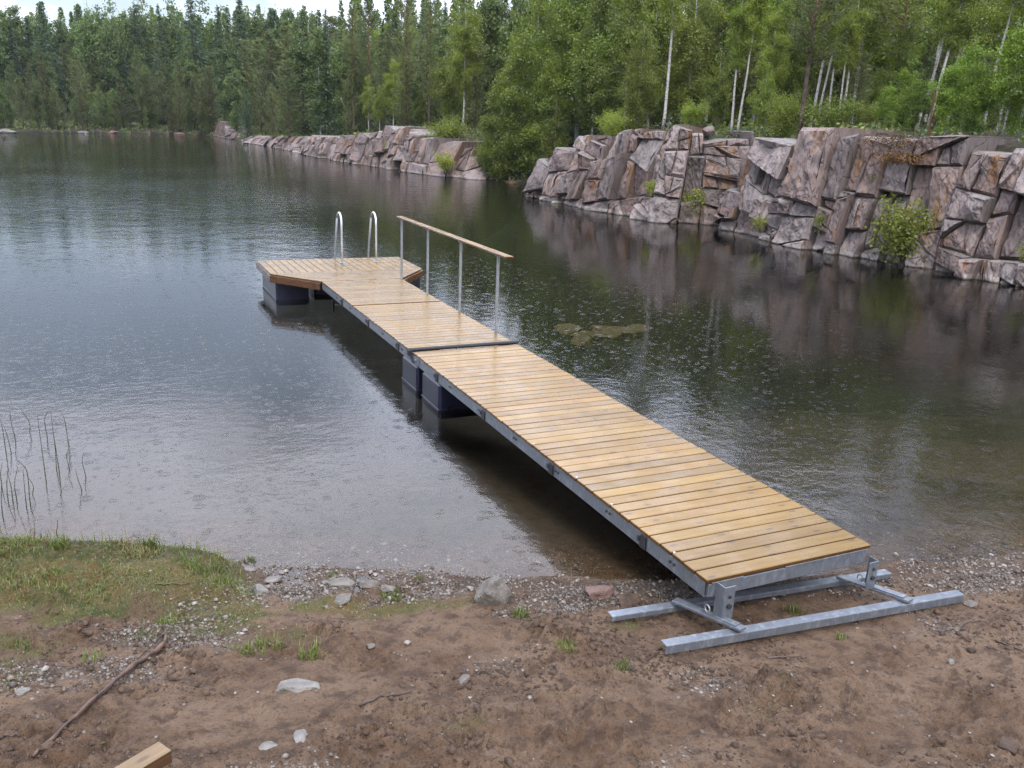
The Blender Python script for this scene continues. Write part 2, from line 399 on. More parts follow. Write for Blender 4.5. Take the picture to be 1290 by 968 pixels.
M = dict(
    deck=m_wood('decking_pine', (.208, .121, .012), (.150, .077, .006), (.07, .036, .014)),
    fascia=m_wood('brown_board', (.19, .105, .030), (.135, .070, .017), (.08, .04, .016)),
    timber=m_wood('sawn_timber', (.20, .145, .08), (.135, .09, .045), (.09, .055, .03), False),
    galv=m_galv(),
    tube=m_plain('steel_tube', (.25, .265, .275), .42, .25, .15, 14, .03),
    bright=m_plain('bright_steel', (.66, .67, .67), .22, .6, .1, 14, .03),
    black=m_plain('black_rubber', (.018, .018, .02), .55, 0, .3, 20, .1),
    dark=m_plain('dark_clip', (.035, .035, .04), .5, .3, .3, 20, .1),
    float=m_plain('navy_plastic', (.007, .008, .022), .30, 0, .25, 5, .12),
    rock=m_rock(), earth=m_ground(), water=m_water(),
    birchbark=m_birchbark(),
    pinebark=m_bark('pine_bark', (.05, .036, .028), (.13, .095, .075), (.19, .105, .065), 3., 8.),
    darkbark=m_bark('dark_bark', (.035, .030, .026), (.11, .095, .08)),
    birchleaf=m_leaf('birch_leaf', (.074, .112, .016), (.320, .355, .050), .44, (.66, .82, .80)),
    freshleaf=m_leaf('fresh_leaf', (.085, .150, .012), (.230, .310, .035), .42, (.75, .85, .8)),
    darkleaf=m_leaf('dark_leaf', (.046, .084, .034), (.150, .215, .066), .36, (1.25, 1.08, .75)),
    pineneedle=m_leaf('pine_needle', (.070, .088, .030), (.185, .195, .062), .28, (.75, .95, 1.)),
    spruceneedle=m_leaf('spruce_needle', (.034, .064, .032), (.090, .140, .058), .2, (.9, .95, 1.1)),
    shrubleaf=m_leaf('shrub_leaf', (.14, .17, .02), (.33, .36, .05), .42),
    grassblade=m_leaf('grass_blade', (.060, .095, .016), (.165, .185, .045), .35),
    drygrass=m_leaf('dry_grass', (.085, .065, .028), (.20, .155, .07), .25),
    moss=m_leaf('ochre_moss', (.075, .036, .010), (.16, .08, .022), .1),
    reed=m_plain('reed', (.055, .055, .025), .6, 0, .4, 6, .05),
    twig=m_plain('twig_bark', (.075, .05, .04), .7, 0, .5, 12, .3),
    peeled=m_plain('peeled_branch', (.085, .047, .029), .5, 0, .6, 9, .4),
    palestone=m_stone('pale_stone', (.085, .072, .058), (.155, .137, .116)),
    whitestone=m_stone('white_stone', (.115, .105, .09), (.205, .19, .168)),
    redstone=m_stone('red_stone', (.115, .066, .052), (.17, .105, .085)),
    greystone=m_stone('grey_stone', (.10, .088, .078), (.19, .17, .15)),
    shoal=m_stone('algae_stone', (.040, .032, .013), (.085, .064, .027)),
    pebble=None, clod=m_stone('wet_clod', (.038, .023, .015), (.095, .060, .038), .25),
)
t = NT('pebble'); r_ = t.attr('rnd')
M['pebble'] = t.pbr(t.ramp(r_, [(0., (.042, .029, .020)), (.4, (.095, .070, .050)), (.75, (.155, .125, .098)), (1., (.25, .225, .195))]), .45, 0, .5)

# ------------------------------------------------------------------ lake outline  (x, y, bank height, beach?)
LAKE = np.array([
    (-75, 75, .8, 0), (-45, 94, .8, 0), (-24, 95.5, .8, 0), (-13, 97, .75, 0), (-7, 103, .75, 0), (-1.5, 108.5, .75, 0), (4, 110.5, .8, 0), (8, 111.5, .9, 0),
    (10, 107, 1.2, 0), (10.2, 98, .9, 0), (10.6, 88, .6, 0), (11.4, 77, .8, 0), (11.5, 66, 1.5, 0), (11.5, 59.6, 1.7, 0), (12.1, 52.7, 2.0, 0), (12.9, 48, 2.6, 0),
    (13.7, 43.2, 2.3, 0), (14.6, 39.4, 2.0, 0), (15.3, 38.0, 1.5, 0), (17.5, 35, .9, 0), (18.4, 32, .8, 0), (16.4, 29.6, .9, 0),
    (14.2, 28.4, 1.6, 0), (14.0, 26, 2.4, 0), (14.2, 21.9, 3.2, 0), (14.4, 17.2, 3.35, 0), (16.3, 16.2, 3.2, 0), (15.5, 14.8, 3.2, 0),
    (15.3, 11.5, 3.6, 0), (15.4, 9.4, 3.55, 0), (15.8, 6.6, 3.4, 0), (16.3, 3.6, 3.4, 0), (16.9, 0, 3.1, 0), (17.2, -3.5, 2.2, 0), (16.2, -6.6, 1.2, 0),
    (13.5, -8.2, .5, .6), (9, -8.1, 0, 1), (6, -7.3, 0, 1), (2.74, -6.22, 0, 1), (.6, -5.85, 0, 1), (-.84, -5.38, 0, 1), (-1.85, -4.9, 0, 1), (-2.75, -4.42, 0, 1), (-3.4, -4.18, 0, 1),
    (-3.85, -3.72, 0, 1), (-4.4, -3.42, 0, 1), (-5.2, -3.08, 0, 1), (-6.2, -2.7, 0, 1), (-10, -1.2, 0, 1), (-20, 3.5, 0, 1), (-36, 12, .2, 1), (-60, 34, .6, .5), (-78, 55, .8, 0)], float)
def lake_dist(x, y):
    "signed distance (inside negative), bank height, beach weight, distance to the beach, distance to the banks"
    sh = x.shape; x = x.ravel(); y = y.ravel()
    best = np.full(x.size, 1e9); H = np.zeros(x.size); B = np.zeros(x.size); db = np.full(x.size, 1e9); dc = np.full(x.size, 1e9)
    inside = np.zeros(x.size, bool); n = len(LAKE)
    for i in range(n):
        a, b = LAKE[i], LAKE[(i+1) % n]; ex, ey = b[0]-a[0], b[1]-a[1]
        t = np.clip(((x-a[0])*ex+(y-a[1])*ey)/(ex*ex+ey*ey), 0, 1)
        d = np.hypot(x-a[0]-t*ex, y-a[1]-t*ey); m = d < best
        best = np.where(m, d, best); H = np.where(m, a[2]+t*(b[2]-a[2]), H); bb = a[3]+t*(b[3]-a[3]); B = np.where(m, bb, B)
        if max(a[3], b[3]) > .5: db = np.minimum(db, d)
        else: dc = np.minimum(dc, d)
        c = ((a[1] > y) != (b[1] > y)); xi = a[0]+(y-a[1])*ex/np.where(abs(ey) < 1e-9, 1e-9, ey)
        inside ^= c & (x < xi)
    s = np.where(inside, -best, best)
    return tuple(q.reshape(sh) for q in (s, H, B, db, dc))
def ground_smooth(x, y):
    x = np.asarray(x, float); y = np.asarray(y, float)
    s, H, B, db, dc = lake_dist(x, y)
    wob = fbm(x*1.3, y*1.3, 31, 3)*.22*B; s2 = s+wob*np.exp(-np.abs(s)*.6)
    sp = np.clip(s2, 0, 8)
    beach = .09*sp+.03*sp*sp+np.clip(s-8, 0, 60)*.01
    k = np.clip((H-.8)/.7, 0, 1)
    d0, d1 = 1.5*k-.6*(1-k), 2.4-.25*k
    bank = (H-.03*k)*sst(d0, d1, s)+.04*np.clip(s-3, 0, 70)
    land = B*beach+(1-B)*bank
    depth = np.minimum(.115*np.clip(-np.where(s < 0, -db, 0)+wob*.5, 0, 99)*(1+.07*np.clip(db, 0, 12)), (.7+.8*dc)*(1-.0*dc))
    depth = np.minimum(depth, 5.)
    z = np.where(s2*B+s*(1-B) > 0, land, -np.maximum(depth, .0)-.25*(1-B)*(s < 0))
    return ZW+z, s, H, B
def turf_mound(x, y, s):
    m = sst(-3.35, -3.75, x)*sst(-.12, .12, s)*sst(1.3, .55, s)
    return m
def px_blob(x, y, blobs):
    out = np.zeros_like(x)
    for (cx, cy, rx, ry, st) in blobs:
        out = np.maximum(out, st*np.exp(-(((x-cx)/rx)**2+((y-cy)/ry)**2)))
    return out
GRASS = [(-5.4, -4.0, 1.5, .9, 1.), (-4.3, -3.9, .8, .5, 1.), (-5.3, -5.0, .7, .5, .7), (-4.6, -4.6, .7, .35, .8), (-3.75, -5.1, .35, .22, .7), (-3.0, -5.0, .4, .2, .6), (-3.2, -5.45, .4, .22, .55), (-2.5, -5.2, .45, .15, .55), (-4.3, -5.15, .25, .15, .6), (-1.2, -6.0, .22, .18, .55), (-1.05, -6.4, .2, .14, .6), (-3.1, -7.0, .5, .25, .35), (-2.2, -5.3, .3, .12, .5), (-4.95, -5.6, .3, .3, .5), (-.5, -6.95, .4, .25, .22)]
GRAVEL = [(-4.1, -5.15, .50, .30, 1.), (-3.75, -4.65, .5, .25, .9), (-4.6, -5.6, .6, .3, .8), (-3.1, -4.62, .6, .2, 1.), (-2.2, -5.02, .7, .16, 1.), (-1.2, -5.5, .7, .2, .9), (-.3, -5.75, .6, .2, .8), (-2.2, -6.2, .4, .2, .35), (-3.6, -7.2, .6, .3, .55), (-1.1, -6.85, .35, .35, .5), (2.0, -6.5, 1.2, .3, .75), (.9, -7.0, .5, .3, .45), (1.6, -7.2, .5, .3, .4), (3.2, -6.7, 1.2, .4, .7), (-3.5, -6.3, .4, .25, .4), (-.5, -7.6, .4, .3, .35), (-1.9, -7.5, .3, .2, .3), (-5.0, -5.5, .4, .3, .6)]
def masks(x, y, s):
    nz = fbm(x*2.2, y*2.2, 51, 4); n2 = fbm(x*6, y*6, 57, 3)
    g = px_blob(x, y, GRASS); g = sst(.22, .62, g+.45*nz+.25*n2-.02)
    far_l = sst(-5.5, -7, x)*sst(.0, .3, s)*.9
    g = np.maximum(g, far_l*sst(-.2, .2, nz+.1)); g = np.maximum(g, turf_mound(x, y, s))
    v = px_blob(x, y, GRAVEL); v = sst(.25, .7, v+.4*nz+.2*n2)
    return g, v
def ground_z(x, y, detail=True):
    z, s, H, B = ground_smooth(x, y)
    b = B*np.clip(s/.35, 0, 1)
    near = sst(14, 9, np.hypot(x+1, y+6))
    z = z+b*(.055*fbm(x*.9, y*.9, 3, 2)+.045*vn(x*2.3, y*2.3, 5))
    if detail:
        churn = sst(-.22, .16, fbm(x*1.25+2, y*1.25, 17, 3)); _, gvm = masks(x, y, s); churn = np.maximum(churn*.9+.1, .6*gvm)
        wx, wy = x+.10*vn(x*3.7, y*3.7, 9), y+.10*vn(x*3.7+9, y*3.7, 10)
        rid = np.abs(fbm(wx*2.6, wy*2.6, 11, 3)); lump = fbm(wx*6.5, wy*6.5, 13, 4, .6); cl = np.abs(fbm(wx*12, wy*12, 19, 3, .6))
        z = z+b*near*(.030*fbm(x*3.4, y*3.4, 12, 3)-.095*np.clip(.11-rid, 0, 1)*2.4*churn+.058*lump*churn+.065*(cl-.12)*churn+.016*fbm(x*24, y*24, 15, 3, .6))
        # heel and boot prints pressed into the smooth mud
        for (hx, hy, ha, hd) in ((-2.05, -6.35, .5, .03), (-2.5, -6.05, .2, .028), (-1.75, -7.05, 1.2, .03), (-2.75, -6.75, .8, .025), (-1.1, -7.35, .6, .028), (-.35, -7.15, 1.9, .022), (.35, -7.45, .3, .03), (-.9, -7.9, 1.1, .03), (-3.3, -6.75, 2.1, .022)):
            ca, sa = math.cos(ha), math.sin(ha); u = ((x-hx)*ca+(y-hy)*sa)/.14; w = (-(x-hx)*sa+(y-hy)*ca)/.055
            q = u*u+w*w; z = z+b*(-hd*np.exp(-q**2*.8)+.35*hd*np.exp(-((np.sqrt(q)-1.35)/.3)**2))
        # row of clods pushed up beside the cradle
        u = (x+1.62)*.80+(y+6.1)*.60; w = -(x+1.62)*.60+(y+6.1)*.80
        ridge = np.exp(-(u/.15)**2)*sst(-1.7, -1.2, w)*sst(.50, .2, w)
        z = z+b*ridge*(.045+.13*fbm(x*9, y*9, 29, 4, .6))
        # the cradle beams have settled into a levelled strip
        cm = sst(-1.75, -1.35, x)*sst(1.9, 1.5, x)*sst(-7.15, -6.85, y)*sst(-5.75, -6.05, y)
        pl = -.366-.016*(x+1.2)+.10*(-6.6-y)+.012*lump
        z = z*(1-cm)+np.minimum(z, pl)*cm*.5+pl*cm*.5
    z = z+.10*turf_mound(x, y, s)*(1+.8*vn(x*3, y*3, 41))*np.clip(s/.1, 0, 1)
    z = z-.012*(1-B)*0
    fo = (1-B)*np.clip(s/4, 0, 1)
    z = z+fo*(.35*fbm(x*.35, y*.35, 61, 3)+.1*vn(x*1.2, y*1.2, 63))
    return z
def gz(x, y, detail=False):
    return float(ground_z(np.array([[float(x)]]), np.array([[float(y)]]), detail)[0, 0])
def on_ground(px, py, detail=True):
    z = -.3
    for i in range(25):
        P = at(px, py, z); z = .6*z+.4*gz(P[0], P[1], detail)
    return np.array([P[0], P[1], z])

# ------------------------------------------------------------------ ground sheet
def lines(fine_a, fine_b, step, lo, hi, grow=1.16, cap=9.):
    c = list(np.arange(fine_a, fine_b, step)); d = step; x = c[-1]
    while x < hi: d = min(d*grow, cap); x += d; c.append(x)
    d = step; x = fine_a; pre = []
    while x > lo: d = min(d*grow, cap); x -= d; pre.append(x)
    return np.array(pre[::-1]+c)
gx = lines(-6.0, 3.8, .017, -420, 420); gy = lines(-8.9, -2.9, .017, -60, 620)
# keep the banks well resolved
extra_x = np.concatenate([np.arange(9, 22, .5), np.arange(-46, 9, 1.6)]); gx = np.unique(np.round(np.concatenate([gx, extra_x]), 3)); gx = gx[np.concatenate([[True], np.diff(gx) > .004])]
extra_y = np.concatenate([np.arange(-3, 60, .9), np.arange(60, 93, 1.8), np.arange(93, 118, .8)]); gy = np.unique(np.round(np.concatenate([gy, extra_y]), 3)); gy = gy[np.concatenate([[True], np.diff(gy) > .004])]
X, Y = np.meshgrid(gx, gy)
Z = ground_z(X, Y)
_, S, HH, BB = ground_smooth(X, Y)
GMk, GVk = masks(X, Y, S)
FO = np.clip((1-BB)*np.clip(S/.15, 0, 1), 0, 1)
WET = BB*sst(.55, .05, S+.15*fbm(X*2, Y*2, 71, 3))*sst(-.1, .02, S)
_, _, _, DB, DC = lake_dist(X, Y)
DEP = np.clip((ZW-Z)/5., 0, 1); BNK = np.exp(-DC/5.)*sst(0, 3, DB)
nr, nc = X.shape
idx = np.arange(nr*nc).reshape(nr, nc)
F = np.stack([idx[:-1, :-1], idx[:-1, 1:], idx[1:, 1:], idx[1:, :-1]], -1).reshape(-1, 4)
V = np.stack([X, Y, Z], -1).reshape(-1, 3)
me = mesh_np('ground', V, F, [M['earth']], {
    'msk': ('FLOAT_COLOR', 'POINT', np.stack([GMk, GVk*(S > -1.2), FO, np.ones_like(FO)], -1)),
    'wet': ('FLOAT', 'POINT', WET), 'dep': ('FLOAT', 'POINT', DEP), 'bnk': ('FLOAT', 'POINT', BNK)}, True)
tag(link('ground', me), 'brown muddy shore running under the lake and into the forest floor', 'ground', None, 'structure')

# water: one flat sheet over the lake (its rim is buried in the banks)
wx = np.array([-90, -40, -10, 0, 10, 22.]); wy = np.array([-12, 0, 20, 50, 80, 116.])
WX, WY = np.meshgrid(wx, wy); wi = np.arange(36).reshape(6, 6)
WF = np.stack([wi[:-1, :-1], wi[:-1, 1:], wi[1:, 1:], wi[1:, :-1]], -1).reshape(-1, 4)
me = mesh_np('water', np.stack([WX, WY, np.full_like(WX, ZW)], -1).reshape(-1, 3), WF, [M['water']])
tag(link('water', me), 'dark rain pocked lake water', 'water', None, 'structure')

# ------------------------------------------------------------------ cliffs
def cut(poly, p, n):
    "the two parts of a convex polygon on either side of the line through p with normal n"
    A, B = [], []; d = [(q[0]-p[0])*n[0]+(q[1]-p[1])*n[1] for q in poly]
    for k in range(len(poly)):
        a, b, da, db = poly[k], poly[(k+1) % len(poly)], d[k], d[(k+1) % len(poly)]
        (A if da >= 0 else B).append(a)
        if da*db < 0:
            t_ = da/(da-db); q = (a[0]+t_*(b[0]-a[0]), a[1]+t_*(b[1]-a[1])); A.append(q); B.append(q)
    return A, B
def area(poly):
    return .5*abs(sum(poly[k][0]*poly[(k+1) % len(poly)][1]-poly[(k+1) % len(poly)][0]*poly[k][1] for k in range(len(poly))))
def cliff(name, pts, Hs, label, seed=1, setb=.7, depth=2.6, amp=1., colw=(.7, 2.1), blk=(.8, 2.1), lean=.02, ledge=.4, special=(), small=.3, sub=4):
    "a blasted rock face: joints cut it into convex blocks, every block a prism with its own flat, chipped front"
    rd = random.Random(seed)
    pts = np.array(pts, float); seg = np.hypot(*np.diff(pts, axis=0).T); cs = np.concatenate([[0], np.cumsum(seg)]); Lt = cs[-1]
    res = .1; s_ = np.arange(0, Lt, res); H0 = np.interp(s_, cs, Hs)
    def smooth(q, w):
        k = max(2, int(w/res)); ker = np.hanning(2*k+1); ker /= ker.sum(); return np.convolve(np.pad(q, k, mode='edge'), ker, 'valid')
    bx, by = smooth(np.interp(s_, cs, pts[:, 0]), .5), smooth(np.interp(s_, cs, pts[:, 1]), .5)
    tx, ty = np.gradient(bx), np.gradient(by); L = np.hypot(tx, ty); nx, ny = smooth(ty/L, 1.2), smooth(-tx/L, 1.2)
    Hat = lambda q: float(np.interp(q, s_, H0))
    def place(sv, av, D, H):
        inl = setb*np.clip(av/max(H, .2), 0, 1.3)**1.3
        n0, n1 = np.interp(sv, s_, nx), np.interp(sv, s_, ny)
        return np.stack([np.interp(sv, s_, bx)+n0*(D-inl), np.interp(sv, s_, by)+n1*(D-inl), ZW+av+0*D], -1)
    # joints
    edges = [0.]; sp = sorted(special)
    forced = sorted({q for z_ in sp for q in z_[:2]})
    while edges[-1] < Lt:
        nxt = edges[-1]+rd.uniform(*colw)
        inside = [z_ for z_ in sp if z_[0]-1e-6 <= edges[-1] < z_[1]-1e-6]
        if inside: nxt = inside[0][1]
        else:
            f_ = [q for q in forced if edges[-1]+.05 < q <= nxt+.45]
            if f_: nxt = f_[0]
        edges.append(nxt)
    leaves = []
    lean_at = lambda e: lean+.06*math.sin(e*1.7+seed)
    for e0, e1 in zip(edges[:-1], edges[1:]):
        e1 = min(e1, Lt); m = (e0+e1)/2
        if e1-e0 < .1: continue
        spb = [z_ for z_ in sp if abs(z_[0]-e0) < 1e-6]
        H = Hat(m)*(1+.14*(rd.random()-.55)); H = spb[0][4] if spb else H
        l0, l1 = lean_at(e0), lean_at(e1)
        poly = [(e0+l0*-1.6-0*l0, -.8), (e1+l1*-1.6, -.8), (e1+l1*(H+.8-1.6), H), (e0+l0*(H+.8-1.6), H)]
        tl = rd.uniform(-.22, .22); _, poly = cut(poly, (m, H-.1*rd.random()), (tl, 1.))
        dcol = amp*rd.uniform(-.27, .27); a = -.8+rd.uniform(.9, 1.9); rest = poly; parts = []
        if spb:
            up_, lo_ = cut(poly, (m, spb[0][2]), (rd.uniform(-.1, .1), 1.)); leaves.append((up_, spb[0][3], rd.random(), H, 9, .25)); rest = lo_
        while a < H-.25:
            up_, lo_ = cut(rest, (m, a), (rd.uniform(-.30, .30), 1.))
            if len(lo_) > 2 and area(lo_) > .02: parts.append(lo_)
            rest = up_; a += rd.uniform(*blk)
            if len(rest) < 3: break
        if len(rest) > 2 and area(rest) > .02: parts.append(rest)
        lh, lw = H*rd.uniform(.3, .6), ledge*max(0., rd.uniform(-.6, 1.))
        for q in parts:
            c = np.mean(q, 0); d = dcol+amp*rd.uniform(-.17, .17)-(lw if c[1] > lh else -.15*lw)
            leaves.append((q, d, rd.random(), H, 0, 1.))
    out = []
    while leaves:
        q, d, r, H, lev, ks = leaves.pop(); ar = area(q)
        if lev < 4 and ar > small and rd.random() < (.72, .5, .38, .25)[lev]:
            c = np.mean(q, 0); w_, h_ = np.ptp(np.array(q), 0)
            th = (rd.gauss(lean*-1, .16) if (w_ > h_*.55) and rd.random() < .75 else rd.gauss(1.45, .30)) if rd.random() < .88 else rd.uniform(.3, 1.2)*rd.choice((-1, 1))
            A, B = cut(q, (c[0]+rd.uniform(-.2, .2)*w_, c[1]+rd.uniform(-.2, .2)*h_), (math.cos(th), math.sin(th)))
            if min(len(A), len(B)) > 2 and min(area(A), area(B)) > .018:
                k_ = amp*(.18, .13, .09, .06)[lev]
                for z_ in (A, B): leaves.append((z_, d+rd.uniform(-k_, k_), min(1, max(0, r+rd.uniform(-.3, .3))), H, lev+1, ks))
                continue
        out.append((q, d, r, H, ks))
    V = []; F = []; RK = []; TP = []; nv = 0
    def emit(P, tri, rk, top):
        nonlocal nv
        V.append(P); F.append(np.asarray(tri)+nv); RK.append(np.tile(rk, (len(P), 1))); TP.append(np.full(len(P), top)); nv += len(P)
    for (q, d, r, H, ks) in out:
        q = np.array(q)
        if np.cross(q[1]-q[0], q[2]-q[1]) < 0: q = q[::-1]
        keep = np.hypot(*(q-np.roll(q, 1, 0)).T) > .012; q = q[keep]
        if len(q) < 3: continue
        c = q.mean(0); n = len(q); sz = math.sqrt(area(q)); dist = np.hypot(*(q-c).T)[:, None]
        q = c+(q-c)*np.clip(1-.010/dist, .5, 1)
        env = min(1., .25+min(c[0], Lt-c[0])/1.2)
        gx_, gy_ = rd.gauss(0, .19)*ks, rd.gauss(-.03, .15)*ks
        pl = lambda z_: d*env+gx_*(z_[:, 0]-c[0])+gy_*(z_[:, 1]-c[1])
        ins = min(.10, .20*sz)*rd.uniform(.4, 1.3); qi = c+(q-c)*np.clip(1-ins/dist, .4, 1)
        ctr = c+np.array([rd.gauss(0, .16), rd.gauss(0, .16)])*sz; cd = rd.gauss(.03, .10)*sz*ks
        Do, Di = pl(q)-ins*rd.uniform(.4, 1.1), pl(qi); Dc = float(pl(ctr[None])[0])+cd
        rk = (min(1, max(0, r+rd.uniform(-.15, .15))), rd.random(), 0., 1.)
        # front fan, split finer so that the chips have somewhere to sit
        S2 = np.concatenate([qi, ctr[None]]); D2 = np.concatenate([Di, [Dc]]); tri = [(k, (k+1) % n, n) for k in range(n)]
        W_ = np.c_[S2, D2]; T_ = W_[np.array(tri)]
        for lv_ in range(sub if sz > .45 else max(1, sub-1)):
            a_, b_, e_ = T_[:, 0], T_[:, 1], T_[:, 2]; ab, be, ea = (a_+b_)/2, (b_+e_)/2, (e_+a_)/2
            T_ = np.concatenate([np.stack(z_, 1) for z_ in ((a_, ab, ea), (ab, b_, be), (ea, be, e_), (ab, be, ea))])
        Pn = T_.reshape(-1, 3); u_, v_ = Pn[:, 0], Pn[:, 1]
        rough = .17*np.abs(fbm(u_*1.9+v_*.5, v_*1.2, seed+7, 5, .6))+.030*fbm(u_*7, v_*5, seed+9, 3, .6)
        # distance to the rim keeps the rim straight enough to close against the chamfer
        emit(place(u_, v_, Pn[:, 2]+rough, H), np.arange(len(Pn)).reshape(-1, 3), rk, .12*(gy_ < -.2))
        ro = .17*np.abs(fbm(qi[:, 0]*1.9+qi[:, 1]*.5, qi[:, 1]*1.2, seed+7, 5, .6))+.030*fbm(qi[:, 0]*7, qi[:, 1]*5, seed+9, 3, .6)
        fo_, fi_ = place(q[:, 0], q[:, 1], Do, H), place(qi[:, 0], qi[:, 1], Di+ro, H); bk = place(q[:, 0], q[:, 1], Do*0-depth+.4*rd.random(), H)
        for k in range(n):
            k2 = (k+1) % n; nrm = np.array([q[k2][1]-q[k][1], -(q[k2][0]-q[k][0])]); nrm /= np.linalg.norm(nrm)+1e-9
            emit(np.stack([fo_[k], fo_[k2], fi_[k2], fi_[k]]), [(0, 1, 2), (0, 2, 3)], rk, .3*(nrm[1] > .5))
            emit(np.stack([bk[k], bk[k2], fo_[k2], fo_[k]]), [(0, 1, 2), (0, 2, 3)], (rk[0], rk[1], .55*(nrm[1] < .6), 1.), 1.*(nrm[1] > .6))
    V = np.concatenate(V)
    me = mesh_np(name, V, np.concatenate(F), [M['rock']], {'rk': ('FLOAT_COLOR', 'POINT', np.concatenate(RK)), 'top': ('FLOAT', 'POINT', np.concatenate(TP)), 'hgt': ('FLOAT', 'POINT', V[:, 2]-ZW)}, False)
    return link(name, me, None, label, 'cliff')
cliff('rock_cliff', [(18.6, 30.6), (16.6, 29.4), (14.7, 28.6), (14.1, 27.6), (14.0, 25.5), (14.2, 21.9), (14.35, 19.2), (14.5, 17.2), (15.6, 16.3), (17.8, 15.6)],
      [.5, .8, 1.1, 1.6, 2.3, 3.2, 3.3, 3.35, 3.3, 3.2], 'long reddish granite cliff behind the tall square block, with an ochre stained face', 11, .75)
cliff('rock_cliff', [(18.2, 16.9), (16.6, 15.9), (15.6, 14.9), (15.35, 13.2), (15.3, 11.5), (15.4, 9.4), (15.8, 6.6), (16.3, 3.6), (16.9, 0), (17.3, -3.5), (16.4, -6.4), (14.8, -7.9)],
      [2.6, 3.0, 3.1, 3.1, 3.6, 3.5, 3.4, 3.4, 3.0, 2.2, 1.2, .4], 'nearest grey and pink granite cliff with the tall square block and upright slabs', 23, .65,
      special=[(6.7, 8.25, 1.35, .36, 3.62), (8.25, 8.85, 1.5, .12, 3.45), (8.85, 9.35, 1.8, -.08, 3.40), (9.35, 10.0, 1.7, .10, 3.42), (10.0, 10.9, 1.9, .02, 3.38)])
cliff('rock_cliff', [(10.6, 96), (10.5, 88), (11.1, 78), (11.5, 70), (11.5, 60), (12.1, 52.7), (12.9, 48.2), (13.3, 45.5), (13.75, 43.2), (14.6, 39.6), (15.5, 38.2), (18.5, 36.8)],
      [.5, .75, 1.0, 1.35, 1.7, 1.95, 2.6, 2.6, 2.2, 1.95, 1.4, .5], 'middle granite cliff with a pale sloping crest and a white streaked buttress', 37, .8, 3., .9, (.8, 2.4), (.8, 1.9), .03, .5, small=.4, sub=2)
cliff('rock_outcrop', [(12.5, 109.8), (9.9, 108.2), (9.55, 106), (9.7, 102), (9.9, 99), (10.8, 96.5), (13, 95.5)],
      [1.2, 2.1, 2.3, 1.5, 1.0, .8, .4], 'small square red rock outcrop standing at the far corner of the lake', 41, .3, 2.2, .7, (1., 2.6), (.9, 1.8), .02, .2, small=.6, sub=1)

def stone_mesh(name, mat, r, seed, flat=(1, 1, 1), n=22, facet=5, smooth=False):
    "faceted lump: a sphere cut by random planes, with a little noise"
    rg = np.random.default_rng(seed)
    th = np.linspace(0, np.pi, n+1); ph = np.linspace(0, 2*np.pi, 2*n+1)[:-1]
    T, P = np.meshgrid(th, ph, indexing='ij')
    D = np.stack([np.sin(T)*np.cos(P), np.sin(T)*np.sin(P), np.cos(T)], -1)
    R_ = np.full(T.shape, 1.15)
    for i in range(facet*3):
        q = rg.normal(size=3); q /= np.linalg.norm(q); dist = rg.uniform(.6, .95)
        c = D@q; R_ = np.where(c > .05, np.minimum(R_, dist/np.maximum(c, .05)), R_)
    R_ = R_*(1+.10*fbm(D[..., 0]*3+seed, D[..., 1]*3+D[..., 2]*2.3, seed, 4))
    V = (D*R_[..., None]*np.array(flat)*r).reshape(-1, 3)
    m = 2*n; ii = np.arange((n+1)*m).reshape(n+1, m)
    F = np.stack([ii[:-1], ii[1:], np.roll(ii, -1, 1)[1:], np.roll(ii, -1, 1)[:-1]], -1).reshape(-1, 4)
    return mesh_np(name, V, F, [mat], {'rk': ('FLOAT_COLOR', 'POINT', np.tile([.5, .4, 0, 1.], (len(V), 1))), 'top': ('FLOAT', 'POINT', np.clip(V[:, 2]/r, 0, 1)*.5), 'hgt': ('FLOAT', 'POINT', np.full(len(V), .5))}, smooth)
def stone(name, label, mat, p, r, seed, flat=(1, 1, 1), sink=.3, rz=0., cat='stone', group=None, **k):
    o = link(name, stone_mesh(name, mat, r, seed, flat, **k), None, label, cat, group)
    o.location = (p[0], p[1], p[2]+r*flat[2]*(1-2*sink)); o.rotation_euler = (0, 0, rz); return o

# boulders along the cliffs and on their tops
def wpt(px, py): return at(px, py, ZW)
p = wpt(1085, 322); stone('boulder', 'dark rounded boulder leaning on the near cliff beside the leafy waterside bush', M['rock'], (p[0]+.5, p[1], ZW), 1.05, 5, (.9, 1.25, 1.0), .30, .4, 'boulder')
def top_pt(px, D, dz=0):
    x, y = at_dist(px, D); return np.array([x, y, gz(x, y)+dz])
for (px, D, r, fl, sd, lab) in [
        (1184, 28.6, .55, (1., 1.3, .75), 61, 'grey blocky boulder on the near cliff top beside the ochre moss'),
        (1222, 28.2, .42, (1., 1.1, .85), 62, 'smaller pale boulder on the near cliff top under the right saplings'),
        (745, 38.6, .42, (1.1, 1.4, .8), 64, 'lichened loose block crowning the left cliff'),
        (762, 38.4, .26, (1., 1.2, .9), 65, 'small upright block beside the lichened one on the left cliff'),
        (893, 36.0, .25, (1., 1.3, .8), 66, 'little grey stone at the foot of the white birch pair'),
        (505, 60.5, .75, (1., 1.6, .7), 67, 'pale knob of rock on the middle cliff crest'),
        (522, 60.5, .5, (1., 1.4, .7), 68, 'low grey rock right of the pale knob on the middle cliff')]:
    q = top_pt(px, D); stone('boulder', lab, M['rock'], q, r, sd, fl, .25, random.random()*3, 'boulder')
